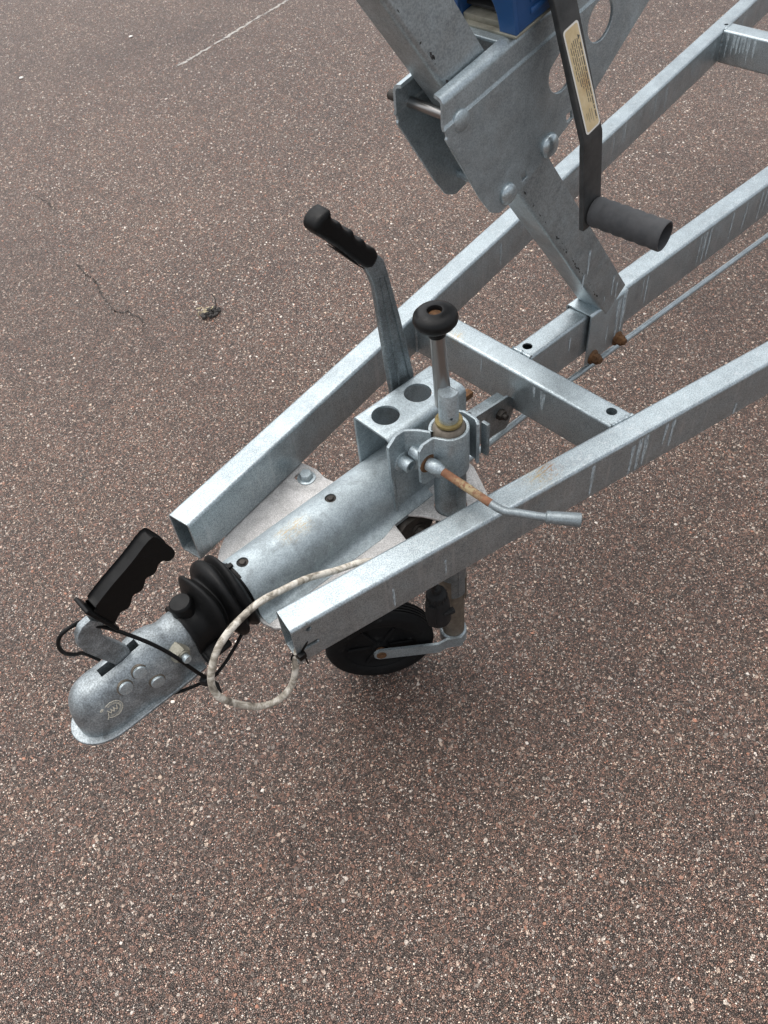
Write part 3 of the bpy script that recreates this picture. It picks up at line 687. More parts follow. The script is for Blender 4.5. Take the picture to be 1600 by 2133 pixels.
def squash(v):                                   # the folds sag and lean, no two alike
    a = math.atan2(v.z - ZB, v.y); k = min(1, max(0, (v.x - 0.03) / 0.02)) * min(1, max(0, (0.1 - v.x) / 0.012))
    return Vector((v.x + k * (0.0022 * sin(a * 2 + v.x * 70) + 0.0012 * sin(a * 3 - v.x * 110)) - k * 0.004 * (v.z - ZB) / 0.055 * max(0, (0.07 - v.x) / 0.03), v.y * (1 + 0.012 * k * sin(a * 3 + 40 * v.x)), v.z + lerp_t(SAG, v.x)))
bellows = obj('rubber_bellows', ([squash(v) for v in bv_], bf_), M['rubber'], trailer, angle=50)
obj('bellows_cap', g_lathe([(0.0165, -0.006), (0.0162, 0.010), (0.0155, 0.0125), (0.0135, 0.0145), (0.006, 0.0152), (0.0, 0.0152)], (0.0185, 0.002, -0.0175), (-0.06, 0.08, 1), 32), M['rubber'], bellows)
obj('bellows_fin', [g_box((0.026, -0.0380, -0.0800), (0.040, 0.022, 0.009), 0.003, 2, Matrix.Rotation(radians(24), 3, 'X')), g_box((0.0075, -0.0385, -0.0815), (0.005, 0.028, 0.016), 0.002, 2, Matrix.Rotation(radians(24), 3, 'X'))], M['rubber'], bellows)
obj('tie_clip', g_box((0.1, 0.006, ZB + 0.0385), (0.009, 0.007, 0.006), 0.001), M['grip'], bellows)
obj('cable_tie', g_lathe([(0.0376, -0.002), (0.0384, -0.002), (0.0384, 0.002), (0.0376, 0.002)], (0.1, 0, ZB), (1, 0, 0), 48, False), M['grip'], bellows)

# ------------------------------------------------------------------ coupling head
ZF = -0.100
def se(c, p): return math.copysign(abs(c) ** p, c)
WT = [(-0.1695, 0.0), (-0.120, 0.0340), (-0.080, 0.0335), (-0.055, 0.0395), (-0.040, 0.0390), (-0.018, 0.0330), (0.012, 0.0325)]
ZT = [(-0.1695, -0.05), (-0.125, -0.0215), (-0.085, -0.0200), (-0.062, -0.0150), (-0.048, -0.0120), (-0.034, -0.0150), (-0.016, -0.0215), (0.012, -0.0215)]
rings = []
xs = [-0.1695 + 0.0495 * (1 - cos(k / 12 * pi / 2)) for k in range(1, 13)] + [-0.12 + 0.134 * k / 30 for k in range(1, 31)]
for x in xs:
    if x <= -0.12:
        u = min(1.0, (-0.12 - x) / 0.0495); w = 0.0345 * (1 - u ** 2.1) ** (1 / 2.1)
        h = 0.0785 * (1 - u ** 3.2) ** (1 / 2.6)
    else:
        w = lerp_t(WT, x); h = lerp_t(ZT, x) - ZF
    n = 2.7 if x < -0.06 else 2.7 - 0.7 * min(1, (x + 0.06) / 0.05)
    base = 0.0 if x < -0.05 else 0.045 * min(1, (x + 0.05) / 0.045)     # straight skirt below the round part
    w = max(w, 0.002); h = max(h, 0.004); hb = min(base, h * 0.6)
    R = [(x, -w, ZF - 0.001), (x, -w, ZF + hb * 0.5)]
    for k in range(25):
        a = pi - pi * k / 24
        R.append((x, w * se(cos(a), 2 / n), ZF + hb + (h - hb) * se(sin(a), 2 / n)))
    R += [(x, w, ZF + hb * 0.5), (x, w, ZF - 0.001)]
    rings.append(R)
head = g_loft(rings)
fl = [(0.004, -0.0395), (-0.02, -0.0410), (-0.06, -0.0415), (-0.115, -0.0415)]
fl += [(-0.128 - 0.0525 * sin(a), -0.0415 * cos(a)) for a in [pi * k / 18 for k in range(0, 19)]]
fl += [(-0.115, 0.0415), (-0.06, 0.0415), (-0.02, 0.0410), (0.004, 0.0395)]
coup = obj('coupling_head', [head, g_plate(fl, 0.005, XY(ZF - 0.001), bevel=0.0012, res=2)], M['coupl'], trailer, angle=40)
# slot for the lever, with its pressed rim
cut(coup, [g_box((-0.0835, 0, -0.045), (0.058, 0.0135, 0.10), 0.0)])
obj('slot_shade', g_box((-0.0835, 0, -0.063), (0.057, 0.0130, 0.014), 0.0015), M['dark'], coup)  # added dark block in the slot, its colour stands in for shade
dgx = bpy.context.evaluated_depsgraph_get()
bv = BVHTree.FromPolygons([tuple(Vector(v) + Vector((0, 0, 0))) for v in head[0]], head[1])
def side_hit(x, z, up=0.0):
    h = bv.ray_cast(Vector((x, -0.3, z + up * 0.3)), Vector((0, 1, -up)).normalized())
    return (h[0], -h[1] if h[1].y > 0 else h[1]) if h[0] else (Vector((x, -0.035, z)), Vector((0, -1, 0)))
for x, z in ((-0.0731, -0.0348), (-0.0615, -0.0600), (-0.0979, -0.0416)):
    p, nn = side_hit(x, z)
    nn = (nn + Vector((0, -0.8, 0.05))).normalized()
    obj('rivet', [g_lathe([(0.0093, -0.003), (0.0093, 0.0028), (0.0086, 0.0040), (0.004, 0.0044), (0.0, 0.0044)], p, nn, 28), g_lathe([(0.0112, -0.003), (0.0108, 0.0006), (0.009, 0.0008)], p, nn, 28)], [M['zinc'], M['brownsteel']], coup)
p, nn = side_hit(-0.0205, -0.0440); nn = (nn * 0.4 + Vector((0.12, -1.0, 0.0))).normalized()
obj('lock_nut', [g_hex(p - nn * 0.007, nn, 0.0225, 0.0215, 0.4), g_lathe([(0.0094, 0.0135), (0.0086, 0.0165)], p, nn, 24), g_lathe([(0.0056, 0.013), (0.0059, 0.0165), (0.0054, 0.018), (0.0059, 0.0195), (0.0054, 0.021), (0.0059, 0.0225), (0.005, 0.0240)], p, nn, 18)], [M['cream'], M['cream'], M['zinc']], coup)
# stamped round maker's emblem (ring, ticks of worn lettering, double W)
ec = (-0.124, -0.058); er = 0.0125
def em(u, v): 
    p, nn = side_hit(ec[0] + u * er, ec[1] + v * er); return p + nn.normalized() * 0.0002
eg = []
def line(pts, r=0.00042):
    Q = []
    for a, b in zip(pts, pts[1:]):
        for k in range(5): Q.append(em(a[0] + (b[0] - a[0]) * k / 5, a[1] + (b[1] - a[1]) * k / 5))
    Q.append(em(*pts[-1])); eg.append(g_tube(Q, r, 6))
line([(cos(a), sin(a)) for a in [radians(-140 + 9 * k) for k in range(30)]])
for k in range(26):
    a = radians(-135 + 10 * k); line([(0.66 * cos(a), 0.66 * sin(a)), (0.86 * cos(a + 0.04), 0.86 * sin(a + 0.04))], 0.00034)
line([(-0.55, 0.28), (-0.36, -0.26), (-0.20, 0.14), (-0.04, -0.26), (0.10, 0.28)], 0.0006)
line([(-0.22, 0.28), (-0.04, -0.26), (0.14, 0.14), (0.30, -0.26), (0.48, 0.28)], 0.0006)
line([(-1.15, 0.62), (-0.95, 0.80), (-0.78, 0.72), (-1.0, 0.55), (-1.15, 0.62)], 0.00045)
line([(-0.95, -0.85), (-0.72, -0.45), (-0.60, 0.0)], 0.00055)
obj('emblem', eg, M['emblem'], coup)

LEV = [(-0.0883, 0.0789), (-0.1009, 0.0765), (-0.1105, 0.0665), (-0.1150, 0.0500), (-0.1125, 0.0344), (-0.1010, 0.004), (-0.0920, -0.0181), (-0.0900, -0.048), (-0.0680, -0.048), (-0.0672, -0.0084), (-0.0740, 0.010), (-0.0832, 0.0300), (-0.0855, 0.0437), (-0.0825, 0.0535), (-0.0753, 0.0600)]
clv = obj('coupling_lever', g_plate(LEV, 0.0105, XZ(0.0), bevel=0.0012), M['coupl'], trailer)
GR = [(-0.0765, 0.0965), (-0.0751, 0.0955), (-0.0504, 0.1083), (-0.0153, 0.1236), (0.0128, 0.1380), (0.0200, 0.1325), (0.0299, 0.1050), (0.0290, 0.0965), (0.0250, 0.0955), (0.0183, 0.1022), (0.0076, 0.1005), (0.0030, 0.0945), (-0.0007, 0.0918), (-0.0080, 0.0935), (-0.0144, 0.0912), (-0.0190, 0.0840), (-0.0235, 0.0798), (-0.0310, 0.0815), (-0.0371, 0.0788), (-0.0420, 0.0715), (-0.0464, 0.0673), (-0.0540, 0.0690), (-0.0598, 0.0664), (-0.0697, 0.0580), (-0.0720, 0.062)]
gp = obj('lever_grip', g_plate(closed_smooth(GR, 3), 0.0205, XZ(0.0), bevel=0.0042, res=3), M['grip'], clv, angle=50)
gfa, gfb = Vector((-0.0880, 0.0, 0.1050)), Vector((-0.0675, 0.0, 0.0440))
dv = gfb - gfa
ang = math.atan2(-dv.z, dv.x)
obj('grip_collar', g_box((gfa + gfb) / 2, (dv.length, 0.030, 0.0055), 0.0022, 3, Matrix.Rotation(ang, 3, 'Y')), M['grip'], gp)

# ------------------------------------------------------------------ jockey wheel
jw = thing('jockey_wheel', (TX, TY, -GZ), 'jockey wheel with black rubber tyre and grey tube clamped beside the drawbar', 'jockey wheel')
ot = obj('outer_tube', g_lathe([(0.0240, -0.300), (0.0240, 0.064), (0.0200, 0.072), (0.0, 0.072)], (TX, TY, 0), (0, 0, 1), 48, False), M['tubes'], jw)
obj('tube_shoulder', g_lathe([(0.0243, 0.050), (0.0243, 0.070), (0.0239, 0.0765), (0.0226, 0.0820), (0.0200, 0.0862), (0.0165, 0.0880), (0.0, 0.0880)], (TX, TY, 0), (0, 0, 1), 48, False), M['brownsteel'], jw)
obj('tube_seam', g_box((TX - 0.0085, TY - 0.0225, -0.13), (0.0016, 0.0016, 0.33), 0.0006, 1), M['tubes'], ot)
obj('notch_sleeve', [g_plate(strip([(TX + 0.0238 * cos(a), TY + 0.0238 * sin(a)) for a in [radians(-196 + 8 * k) for k in range(8)]], 0.0024), 0.075, XY(-0.2925), bevel=0.0003),
                     g_plate(strip([(TX + 0.0238 * cos(a), TY + 0.0238 * sin(a)) for a in [radians(-70 + 8 * k) for k in range(12)]], 0.0024), 0.060, XY(-0.290), bevel=0.0003)], M['brownsteel'], ot)
obj('inner_tube', g_lathe([(0.0206, -0.444), (0.0206, -0.20)], (TX, TY, 0), (0, 0, 1), 40), M['brownsteel'], jw)
obj('thrust_washer', [g_lathe([(0.0150, 0.0900), (0.0188, 0.0900), (0.0194, 0.0910), (0.0194, 0.0940), (0.0188, 0.0950), (0.012, 0.0950)], (TX, TY, 0), (0, 0, 1), 40),
                      g_lathe([(0.0172, 0.0878), (0.0172, 0.0902)], (TX, TY, 0), (0, 0, 1), 32)], [M['yellowzinc'], M['dark']], jw)
cap = obj('spindle_cap', g_lathe([(0.0138, 0.095), (0.0138, 0.144), (0.0131, 0.1452), (0.0, 0.1452)], (TX, TY, 0), (0, 0, 1), 40), M['zinc'], jw)
cut(cap, [g_box((TX + 0.0165, TY - 0.006, 0.1475), (0.02, 0.05, 0.016), 0.0, 1, Matrix.Rotation(radians(42), 3, 'Y')), g_lathe([(0.0022, -0.01), (0.0022, 0.01)], (TX - 0.0065, TY - 0.0118, 0.106), (-0.5, -0.87, 0), 14)])
k0, k1 = Vector((0.4375, -0.0735, 0.108)), Vector((0.4315, -0.0700, 0.2390))
kd = (k1 - k0).normalized()
rodj = obj('crank_arm', g_tube([k0, k0 + kd * 0.02, k0 + kd * 0.06, k0 + kd * 0.10, k1], [0.0120, 0.0116, 0.0106, 0.0099, 0.0102], 20), M['steel'], jw)
obj('crank_knob', [g_lathe([(0.0115, -0.014), (0.0118, -0.010), (0.0118, -0.004), (0.0170, -0.0015), (0.0240, 0.0020), (0.0278, 0.0070), (0.0288, 0.0120), (0.0276, 0.0170), (0.0240, 0.0208), (0.0180, 0.0232), (0.0115, 0.0240), (0.0098, 0.0238), (0.0094, 0.0226), (0.0092, 0.016), (0.0, 0.016)], k1, kd, 48),
                   g_lathe([(0.0090, 0.0160), (0.0090, 0.0172), (0.006, 0.0184), (0.0, 0.0188)], k1, kd, 28)], [M['knob'], M['rust']], jw)
PH = radians(55); wn = Vector((cos(PH), sin(PH), 0)); wd = Vector((-sin(PH), cos(PH), 0)); WC = Vector((0.317, -0.010, -0.425))
wheel = obj('wheel', g_lathe([(0.012, -0.024), (0.014, -0.024), (0.016, -0.015), (0.050, -0.011), (0.064, -0.016), (0.0665, -0.0175), (0.0665, 0.0175), (0.064, 0.016), (0.050, 0.011), (0.016, 0.015), (0.014, 0.024), (0.012, 0.024)], WC, wn, 48), M['tyre'], jw)
tp = [(0.0655, -0.0185), (0.069, -0.0215), (0.080, -0.0235), (0.090, -0.0228), (0.0955, -0.0195), (0.0985, -0.0150)]
tread = []
for g in (-0.0105, -0.0045, 0.0015, 0.0075):
    tread += [(0.0998, g - 0.0014), (0.0998, g + 0.0014), (0.0975, g + 0.0020), (0.0975, g + 0.0038)]
tyre = obj('tyre', g_lathe(tp + tread + [(0.0998, 0.0135), (0.0985, 0.0150)] + [(r, -z) for r, z in tp[::-1][1:]], WC, wn, 72, False), M['tyre'], wheel)
spk = []
for k in range(6):
    a = 2 * pi * k / 6; q = wd * cos(a) + Vector((0, 0, 1)) * sin(a)
    obj('wheel_rib', g_tube([WC + q * 0.016 - wn * 0.0150, WC + q * 0.060 - wn * 0.0150], [0.0035, 0.0025], 8), M['tyre'], wheel)
fork = []
Tb = Vector((TX, TY, -0.436))
for sd in (-1, 1):
    ax = WC + wn * 0.0325 * sd
    path = [(0.0, 0.0), (0.105, 0.0)]
    base = Tb - wd * 0.012 + wn * 0.0245 * sd
    f1 = base + wd * 0.030; f1.z = -0.437; f2 = base + wd * 0.046 + wn * 0.008 * sd; f2.z = -0.434
    P = [base + Vector((0, 0, 0.0)), f1, f2, ax]
    P = [Vector(q) for q in P]
    # flat bar: ring of half height hh and thickness tt swept through the joggle, round end at the axle
    hh, tt = 0.0135, 0.0024
    R = []
    pts = fillet([tuple(q) for q in P], [0, 0.01, 0.01, 0], 4)
    pts = [Vector(q) for q in pts]
    for q in pts:
        R.append([q - wn * tt - Vector((0, 0, hh)), q + wn * tt - Vector((0, 0, hh)), q + wn * tt + Vector((0, 0, hh)), q - wn * tt + Vector((0, 0, hh))])
    fork.append(g_loft(R)); fork.append(g_lathe([(hh, -tt * 1.02), (hh, tt * 1.02)], ax, wn, 28))
fork.append(g_lathe([(0.0245, -0.452), (0.0245, -0.428), (0.0215, -0.425)], (TX, TY, 0), (0, 0, 1), 36))
fk = obj('fork', fork, M['brack'], jw)
obj('axle_bolt', [g_lathe([(0.0090, -0.0368), (0.0090, 0.0368)], WC, wn, 24), g_lathe([(0.0062, -0.0385), (0.0062, 0.0385)], WC, wn, 20)], M['rust'], fk)

# ------------------------------------------------------------------ winch stand
stand = thing('winch_stand', (0.9, 0, 0.002), 'leaning grey channel post with perforated side plates bolted to the spine', 'winch stand')
pd = Vector((-0.605, 0, 0.796)).normalized(); pn = Vector((pd.z, 0, -pd.x))        # along the post, and rearwards square to it
po = Vector((0.8705, 0, 0.0))                                                       # on the front face line
uc = [(0.026, 0.060), (0.026, 0.0), (-0.026, 0.0), (-0.026, 0.060)]
uc = [(a * 0.942, b + 0.0015) for a, b in uc]
post = obj('post', g_plate(strip(fillet(uc, 0.005, 5), 0.003), 0.915, frame(po + pd * 0.4365, (0, 1, 0), tuple(pn)), bevel=0.0005), M['post'], stand)
sad = fillet([(-0.0235, -0.103), (-0.0235, 0.0025), (0.0275, 0.0025), (0.0275, -0.103)], 0.004, 4)
saddle = obj('saddle', g_plate(strip(sad, 0.003), 0.104, YZ(0.8965), bevel=0.0004), M['post'], stand)
for x in (0.864, 0.935):
    for sd, y0 in ((-1, -0.025), (1, 0.029)):
        obj('rusty_nut', [g_lathe([(0.0140, 0), (0.0135, 0.0020), (0.0105, 0.0050)], (x, y0, -0.0945), (0, sd, 0), 26), g_hex((x, y0 + sd * 0.003, -0.0945), (0, sd, 0), 0.0175, 0.0115, 0.5), g_lathe([(0.0066, 0.013), (0.0066, 0.0175), (0.0055, 0.019)], (x, y0, -0.0945), (0, sd, 0), 18)], M['rust'], saddle)
sp = [(0.925, -0.004, -0.09, 0.0035), (0.938, 0.008, -0.085, 0.0030), (0.942, 0.008, -0.06, 0.0020), (0.898, -0.045, -0.085, 0.0014)]
obj('drip_stain', drips(sp, lambda s, z: Vector((s, -0.0254, z))), M['drip'], saddle, smooth=False)
sp = []
def dpost(s, z): return Vector((s, -0.0264, z))
obj('drip_stain', drips([(0.892, 0.060, 0.020, 0.0018), (0.905, 0.040, 0.004, 0.0014), (0.872, 0.03, 0.018, 0.0010), (0.812, 0.145, 0.100, 0.0022), (0.803, 0.105, 0.078, 0.0022)], dpost), M['drip'], post, smooth=False)
# black scuffs along the front corner of the post
scf = []
for k in range(46):
    s = RNG.uniform(0.04, 0.42) if k < 36 else RNG.uniform(0.60, 0.76); w = RNG.uniform(0.0006, 0.0022); h = RNG.uniform(0.001, 0.0055)
    c = po + pd * s + pn * (0.0065 + RNG.uniform(0, 0.004)) + Vector((0, -0.02625, 0))
    q = [c + pd * h, c + pn * w, c - pd * h * RNG.uniform(0.6, 1.2), c - pn * w * RNG.uniform(0.3, 1)]
    scf.append(([tuple(v) for v in q], [(0, 1, 2, 3)]))
obj('scuff_mark', scf, M['scuff'], post, smooth=False)

# winch bracket: two perforated side plates, their folded top band and the platform behind the post
WPR = [(0.4800, 0.4560), (0.4830, 0.4515), (0.4840, 0.4470), (0.4825, 0.4435), (0.4878, 0.4351), (0.5404, 0.3503), (0.5602, 0.3240), (0.5767, 0.3168), (0.5963, 0.3232), (0.6212, 0.3352), (0.6523, 0.3511), (0.6784, 0.3689), (0.7492, 0.4066), (0.8446, 0.4836), (0.930, 0.545), (0.930, 0.5615)]
rad = [0.0, 0.002, 0.002, 0.002, 0.004, 0.01, 0.012, 0.012, 0.01, 0.01, 0.01, 0.02, 0.02, 0.02, 0.002, 0.002]
def sq(c, s, a=0.3): return [(c[0] + s * cos(a + k * pi / 2 + pi / 4), c[1] + s * sin(a + k * pi / 2 + pi / 4)) for k in range(4)]
holes = [circle2((0.6790, 0.4530), 0.0235, 32), circle2((0.7460, 0.4890), 0.0235, 32), sq((0.6202, 0.3483), 0.0075), sq((0.702, 0.3925), 0.0075)]
LD = Vector((1, 0, 0.2320)).normalized()                                            # direction of the folded top edge
def side_plate(sgn, y, dx, dz):
    shift = lambda pts: [(a + dx, b + dz) for a, b in pts]
    g = [g_plate(fillet(shift(WPR), rad, 4, True), 0.004, XZ(sgn * y), holes=[shift(h) for h in holes], bevel=0.0007)]
    up = Vector((0, 0, 1))
    band = fillet([(sgn * y, -0.002), (sgn * (y - 0.002), 0.003), (sgn * (y - 0.002), 0.0300), (sgn * (y - 0.0135), 0.0325)], [0, 0.003, 0.0105, 0], 6)
    o0 = Vector((0.4800 + dx, 0, 0.4560 + dz))
    rings = []
    ol = strip(band, 0.0038)
    rings = [[o0 + LD * s + Vector((0, a, b)) for a, b in ol] for s in [0.455 * k / 6 for k in range(7)]]
    g.append(g_loft(rings))
    return obj('side_plate', g, M['plate'], stand, angle=45)
spr = side_plate(-1, 0.042, 0, 0)
spl = side_plate(1, 0.040, 0.004, -0.005)
obj('platform', g_plate(fillet([(0.5790, -0.0300), (0.930, -0.0300), (0.930, 0.0290), (0.5790, 0.0290)], 0.003, 3, True), 0.0036, frame((0, 0, 0.4560 + 0.0325 + (0.0 - 0.4800) * LD.z / LD.x - 0.0), tuple(LD), (0, 1, 0)) if False else Matrix.Translation((0, 0, 0.4560 + 0.0322 - 0.4800 * LD.z / LD.x)) @ Matrix(((1, 0, 0, 0), (0, 1, 0, 0), (LD.z / LD.x, 0, 1, 0), (0, 0, 0, 1))), bevel=0.0005), M['plate'], stand)
for x, z, R, hh in ((0.5886, 0.3381, 0.0135, 0.0085), (0.6645, 0.3705, 0.0150, 0.0095)):
    obj('carriage_bolt', [g_dome((x, -0.044, z), (0, -1, 0), R, hh), g_tube([(x, -0.044, z), (x, 0.055, z)], 0.0055, 14), g_hex((x, 0.043, z), (0, 1, 0), 0.016, 0.01)], [M['steelhead'], M['zinc'], M['darkmetal']], stand)
px_, pz_ = 0.5067, 0.4568
obj('cross_pin', [g_dome((px_, -0.042, pz_), (0, -1, 0), 0.0125, 0.006), g_tube([(px_, -0.043, pz_), (px_, 0.052, pz_)], 0.0062, 18), g_hex((px_, 0.046, pz_), (0, 1, 0), 0.016, 0.010), g_tube([(px_, 0.056, pz_), (px_, 0.070, pz_)], 0.0058, 16)], [M['plate'], M['steel'], M['rust'], M['darkmetal']], stand)

# ------------------------------------------------------------------ winch
winch = thing('winch', (0.66, 0, 0.515), 'blue hand winch with dark crank arm bolted on top of the leaning post', 'winch')
def on_plat(x): return 0.4560 + 0.0340 + (x - 0.4800) * LD.z / LD.x
RW = Matrix.Rotation(-math.atan2(LD.z, LD.x), 3, 'Y')
wx0, wx1 = 0.588, 0.735
wc = Vector(((wx0 + wx1) / 2, -0.003, on_plat((wx0 + wx1) / 2)))
def wp(a, y, h): return wc + RW @ Vector((a, y, h))
hl = (wx1 - wx0) / 2
obj('base_tray', [g_box(wp(0.001, 0, 0.005), (2 * hl - 0.008, 0.076, 0.010), 0.0015, 2, RW), g_box(wp(0, 0, 0.0015), (2 * hl + 0.003, 0.090, 0.003), 0.0008, 2, RW)], M['cream'], winch)
# housing: front wall with an arched opening, closed sides and a top
arch = [(-0.042, 0.0), (-0.012, 0.0)] + [(0.010 - 0.022 * cos(a) , 0.012 + 0.030 * sin(a)) for a in [pi * k / 10 for k in range(11)]] 
fr = [(-0.044, 0.003), (-0.020, 0.003)] + [(0.010 + 0.030 * cos(a), 0.010 + 0.042 * sin(a)) for a in [pi - pi * k / 12 for k in range(13)]] + [(0.040, 0.003), (0.044, 0.003), (0.044, 0.115), (-0.044, 0.115)]
fm = Matrix(((RW[0][1], RW[0][2], RW[0][0], 0), (RW[1][1], RW[1][2], RW[1][0], 0), (RW[2][1], RW[2][2], RW[2][0], 0), (0, 0, 0, 1)))
fo = wp(-hl + 0.003, 0, 0)
fm = Matrix.Translation(fo) @ fm
hous = obj('housing', [g_plate(fr, 0.006, fm, bevel=0.001), g_box(wp(0.002, -0.0415, 0.0595), (2 * hl - 0.004, 0.006, 0.113), 0.0022, 2, RW), g_box(wp(0.002, 0.0415, 0.0595), (2 * hl - 0.004, 0.006, 0.113), 0.0022, 2, RW),
                       g_box(wp(0.003, 0, 0.117), (2 * hl, 0.092, 0.006), 0.003, 2, RW), g_box(wp(hl - 0.004, 0, 0.063), (0.006, 0.084, 0.103), 0.002, 2, RW)], M['blue'], winch)
for pa, ph, wx_, wh in ((-hl + 0.040, 0.056, 0.030, 0.062), (-hl + 0.074, 0.056, 0.026, 0.062), (-hl + 0.058, 0.0165, 0.068, 0.007)):
    obj('raised_panel', g_box(wp(pa, -0.0452, ph), (wx_, 0.004, wh), 0.0016, 2, RW), M['blue'], hous)
obj('drum', [g_tube([wp(0.0, -0.036, 0.055), wp(0.0, 0.036, 0.055)], 0.024, 28), g_lathe([(0.040, -0.002), (0.040, 0.002)], wp(0, 0.012, 0.055), (0, 1, 0), 32), g_box(wp(0, 0, 0.016), (0.12, 0.078, 0.004), 0.001, 1, RW)], M['dark'], winch)
# crank: flat bar that swings outwards, then hangs down
ca = [Vector((0.6270, -0.048, 0.6000)), Vector((0.6455, -0.0640, 0.5380)), Vector((0.6760, -0.0975, 0.3920)), Vector((0.6905, -0.1005, 0.2760))]
U1 = (ca[2] - ca[0]).normalized(); U2 = (ca[3] - ca[2]).normalized()
side1 = Vector((1, 0, 0)); side1 = (side1 - side1.dot(U1) * U1).normalized(); side2 = (Vector((1, 0, 0)) - Vector((1, 0, 0)).dot(U2) * U2).normalized()
N1 = U1.cross(side1).normalized(); N2 = U2.cross(side2).normalized()
if N1.y > 0: N1 = -N1
if N2.y > 0: N2 = -N2
def bar_ring(c, s, nrm, w, th, r=0.0015):
    ol = fillet([(-w / 2, -th / 2), (w / 2, -th / 2), (w / 2, th / 2), (-w / 2, th / 2)], r, 3, True)
    return [c + s * a + nrm * b for a, b in ol]
Nm = (N1 + N2).normalized(); sm = (side1 + side2).normalized()
rg = [bar_ring(ca[0] - U1 * 0.06, side1, N1, 0.036, 0.008), bar_ring(ca[1], side1, N1, 0.036, 0.008), bar_ring(ca[2] - U1 * 0.006, side1, N1, 0.036, 0.008), bar_ring(ca[2], sm, Nm, 0.036, 0.008), bar_ring(ca[2] + U2 * 0.006, side2, N2, 0.036, 0.008), bar_ring(ca[3] + U2 * 0.004, side2, N2, 0.036, 0.008)]
arm = obj('crank_arm', g_loft(rg), M['crank'], winch, angle=25)
gc = Vector((0.6925, -0.104, 0.2905)); gl = 0.102
pr = [(0.0, 0.0), (0.0178, 0.0), (0.0190, 0.002)]
for k in range(5):
    z = 0.012 + 0.0175 * k
    pr += [(0.0195, z - 0.006), (0.0191, z), (0.0184, z + 0.003), (0.0186, z + 0.0045), (0.0194, z + 0.0075)]
pr += [(0.0196, gl - 0.006), (0.0195, gl - 0.001), (0.0188, gl), (0.0172, gl), (0.0168, gl - 0.002), (0.0165, gl - 0.07), (0.0, gl - 0.07)]
obj('crank_grip', g_lathe(pr, gc, (0.10, -1, -0.03), 44, False), M['greygrip'], winch, angle=50)
# warning sticker: white border, cream face, printed lines
stc = ca[1].lerp(ca[2], 0.545) + N1 * 0.0042
SL, SW = 0.122, 0.0275
def stp(u, v, h): return stc + U1 * u + side1 * v + N1 * h
fmx = lambda h: Matrix(((U1.x, side1.x, N1.x, (stc + N1 * h).x), (U1.y, side1.y, N1.y, (stc + N1 * h).y), (U1.z, side1.z, N1.z, (stc + N1 * h).z), (0, 0, 0, 1)))
rect = lambda a, b: [(-a, -b), (a, -b), (a, b), (-a, b)]
pieces = [g_plate(fillet(rect(SL / 2, SW / 2), 0.004, 5, True), 0.0003, fmx(0.00015), bevel=0.0), g_plate(fillet(rect(SL / 2 - 0.0022, SW / 2 - 0.0022), 0.003, 5, True), 0.0002, fmx(0.0004), bevel=0.0)]
mats = [M['white'], M['paper']]
rows = [(-0.0095, -0.048, 0.067), (-0.0060, -0.058, 0.020), (-0.0030, -0.058, 0.030), (0.0, -0.056, 0.034), (0.0030, -0.056, 0.034), (0.0060, -0.055, -0.005), (0.0090, -0.046, 0.004)]
rows = [(0.0090, -0.038, 0.052), (0.0055, -0.044, 0.030), (0.0022, -0.045, 0.028), (-0.0010, -0.045, 0.010), (-0.0042, -0.044, 0.006), (-0.0075, -0.040, -0.002)]
for v, a, b in rows:
    u = a
    while u < b:
        w = RNG.uniform(0.004, 0.011); e = min(u + w, b); hh = 0.0006 if v != 0.0090 else 0.0010
        pieces.append(([stp(u, v - hh, 0.00056), stp(e, v - hh, 0.00056), stp(e, v + hh, 0.00056), stp(u, v + hh, 0.00056)], [(0, 1, 2, 3)])); mats.append(M['ink'])
        u = e + 0.0014
pieces.append(([stp(-0.0475, 0.0072, 0.00056), stp(-0.0415, 0.0072, 0.00056), stp(-0.0445, 0.0112, 0.00056)], [(0, 1, 2)])); mats.append(M['ink'])
for v, a, b in ((0.0035, 0.036, 0.052), (0.0, 0.034, 0.048), (-0.0035, 0.038, 0.050), (-0.0065, 0.037, 0.045)):
    pieces.append(([stp(a, v - 0.0004, 0.00056), stp(b, v - 0.0004, 0.00056), stp(b, v + 0.0004, 0.00056), stp(a, v + 0.0004, 0.00056)], [(0, 1, 2, 3)])); mats.append(M['cream'])
obj('warning_sticker', pieces, mats, arm, smooth=False)

# ------------------------------------------------------------------ cables and plug
cab = thing('lighting_cable', (0.06, -0.1, -0.06), 'worn grey lighting cable looping in front of the drawbar, with black plug', 'cable')
cp = [(0.290, -0.118, -0.070), (0.248, -0.100, -0.0432), (0.208, -0.085, -0.0385), (0.1654, -0.078, -0.0214), (0.1267, -0.078, -0.0075), (0.0882, -0.080, 0.0052), (0.0593, -0.083, 0.0066), (0.0333, -0.086, 0.0024), (0.0109, -0.088, -0.0112), (-0.0081, -0.092, -0.0362), (-0.016, -0.097, -0.0566), (-0.0156, -0.103, -0.0748), (-0.0064, -0.110, -0.0935), (0.0121, -0.119, -0.1188), (0.0291, -0.124, -0.1341), (0.0496, -0.128, -0.1402), (0.0716, -0.129, -0.1329), (0.0852, -0.129, -0.1081), (0.0927, -0.129, -0.0795), (0.104, -0.127, -0.066), (0.14, -0.128, -0.062)]
CP = catmull(cp, 8)
obj('sheath', g_tube(CP, [0.0048 * (1 + 0.025 * sin(i * 0.37) + 0.012 * RNG.normal()) for i in range(len(CP))], 14), M['cable'], cab)
obj('inner_wire', g_tube(catmull([(0.280, -0.114, -0.064), (0.295, -0.122, -0.075), (0.32, -0.13, -0.10), (0.345, -0.132, -0.15), (0.352, -0.125, -0.19)], 6), 0.0046, 12), M['plug'], cab)
PX = Vector((0.360, -0.125, -0.250)); pax = Vector((0.05, 0.02, -1)).normalized()
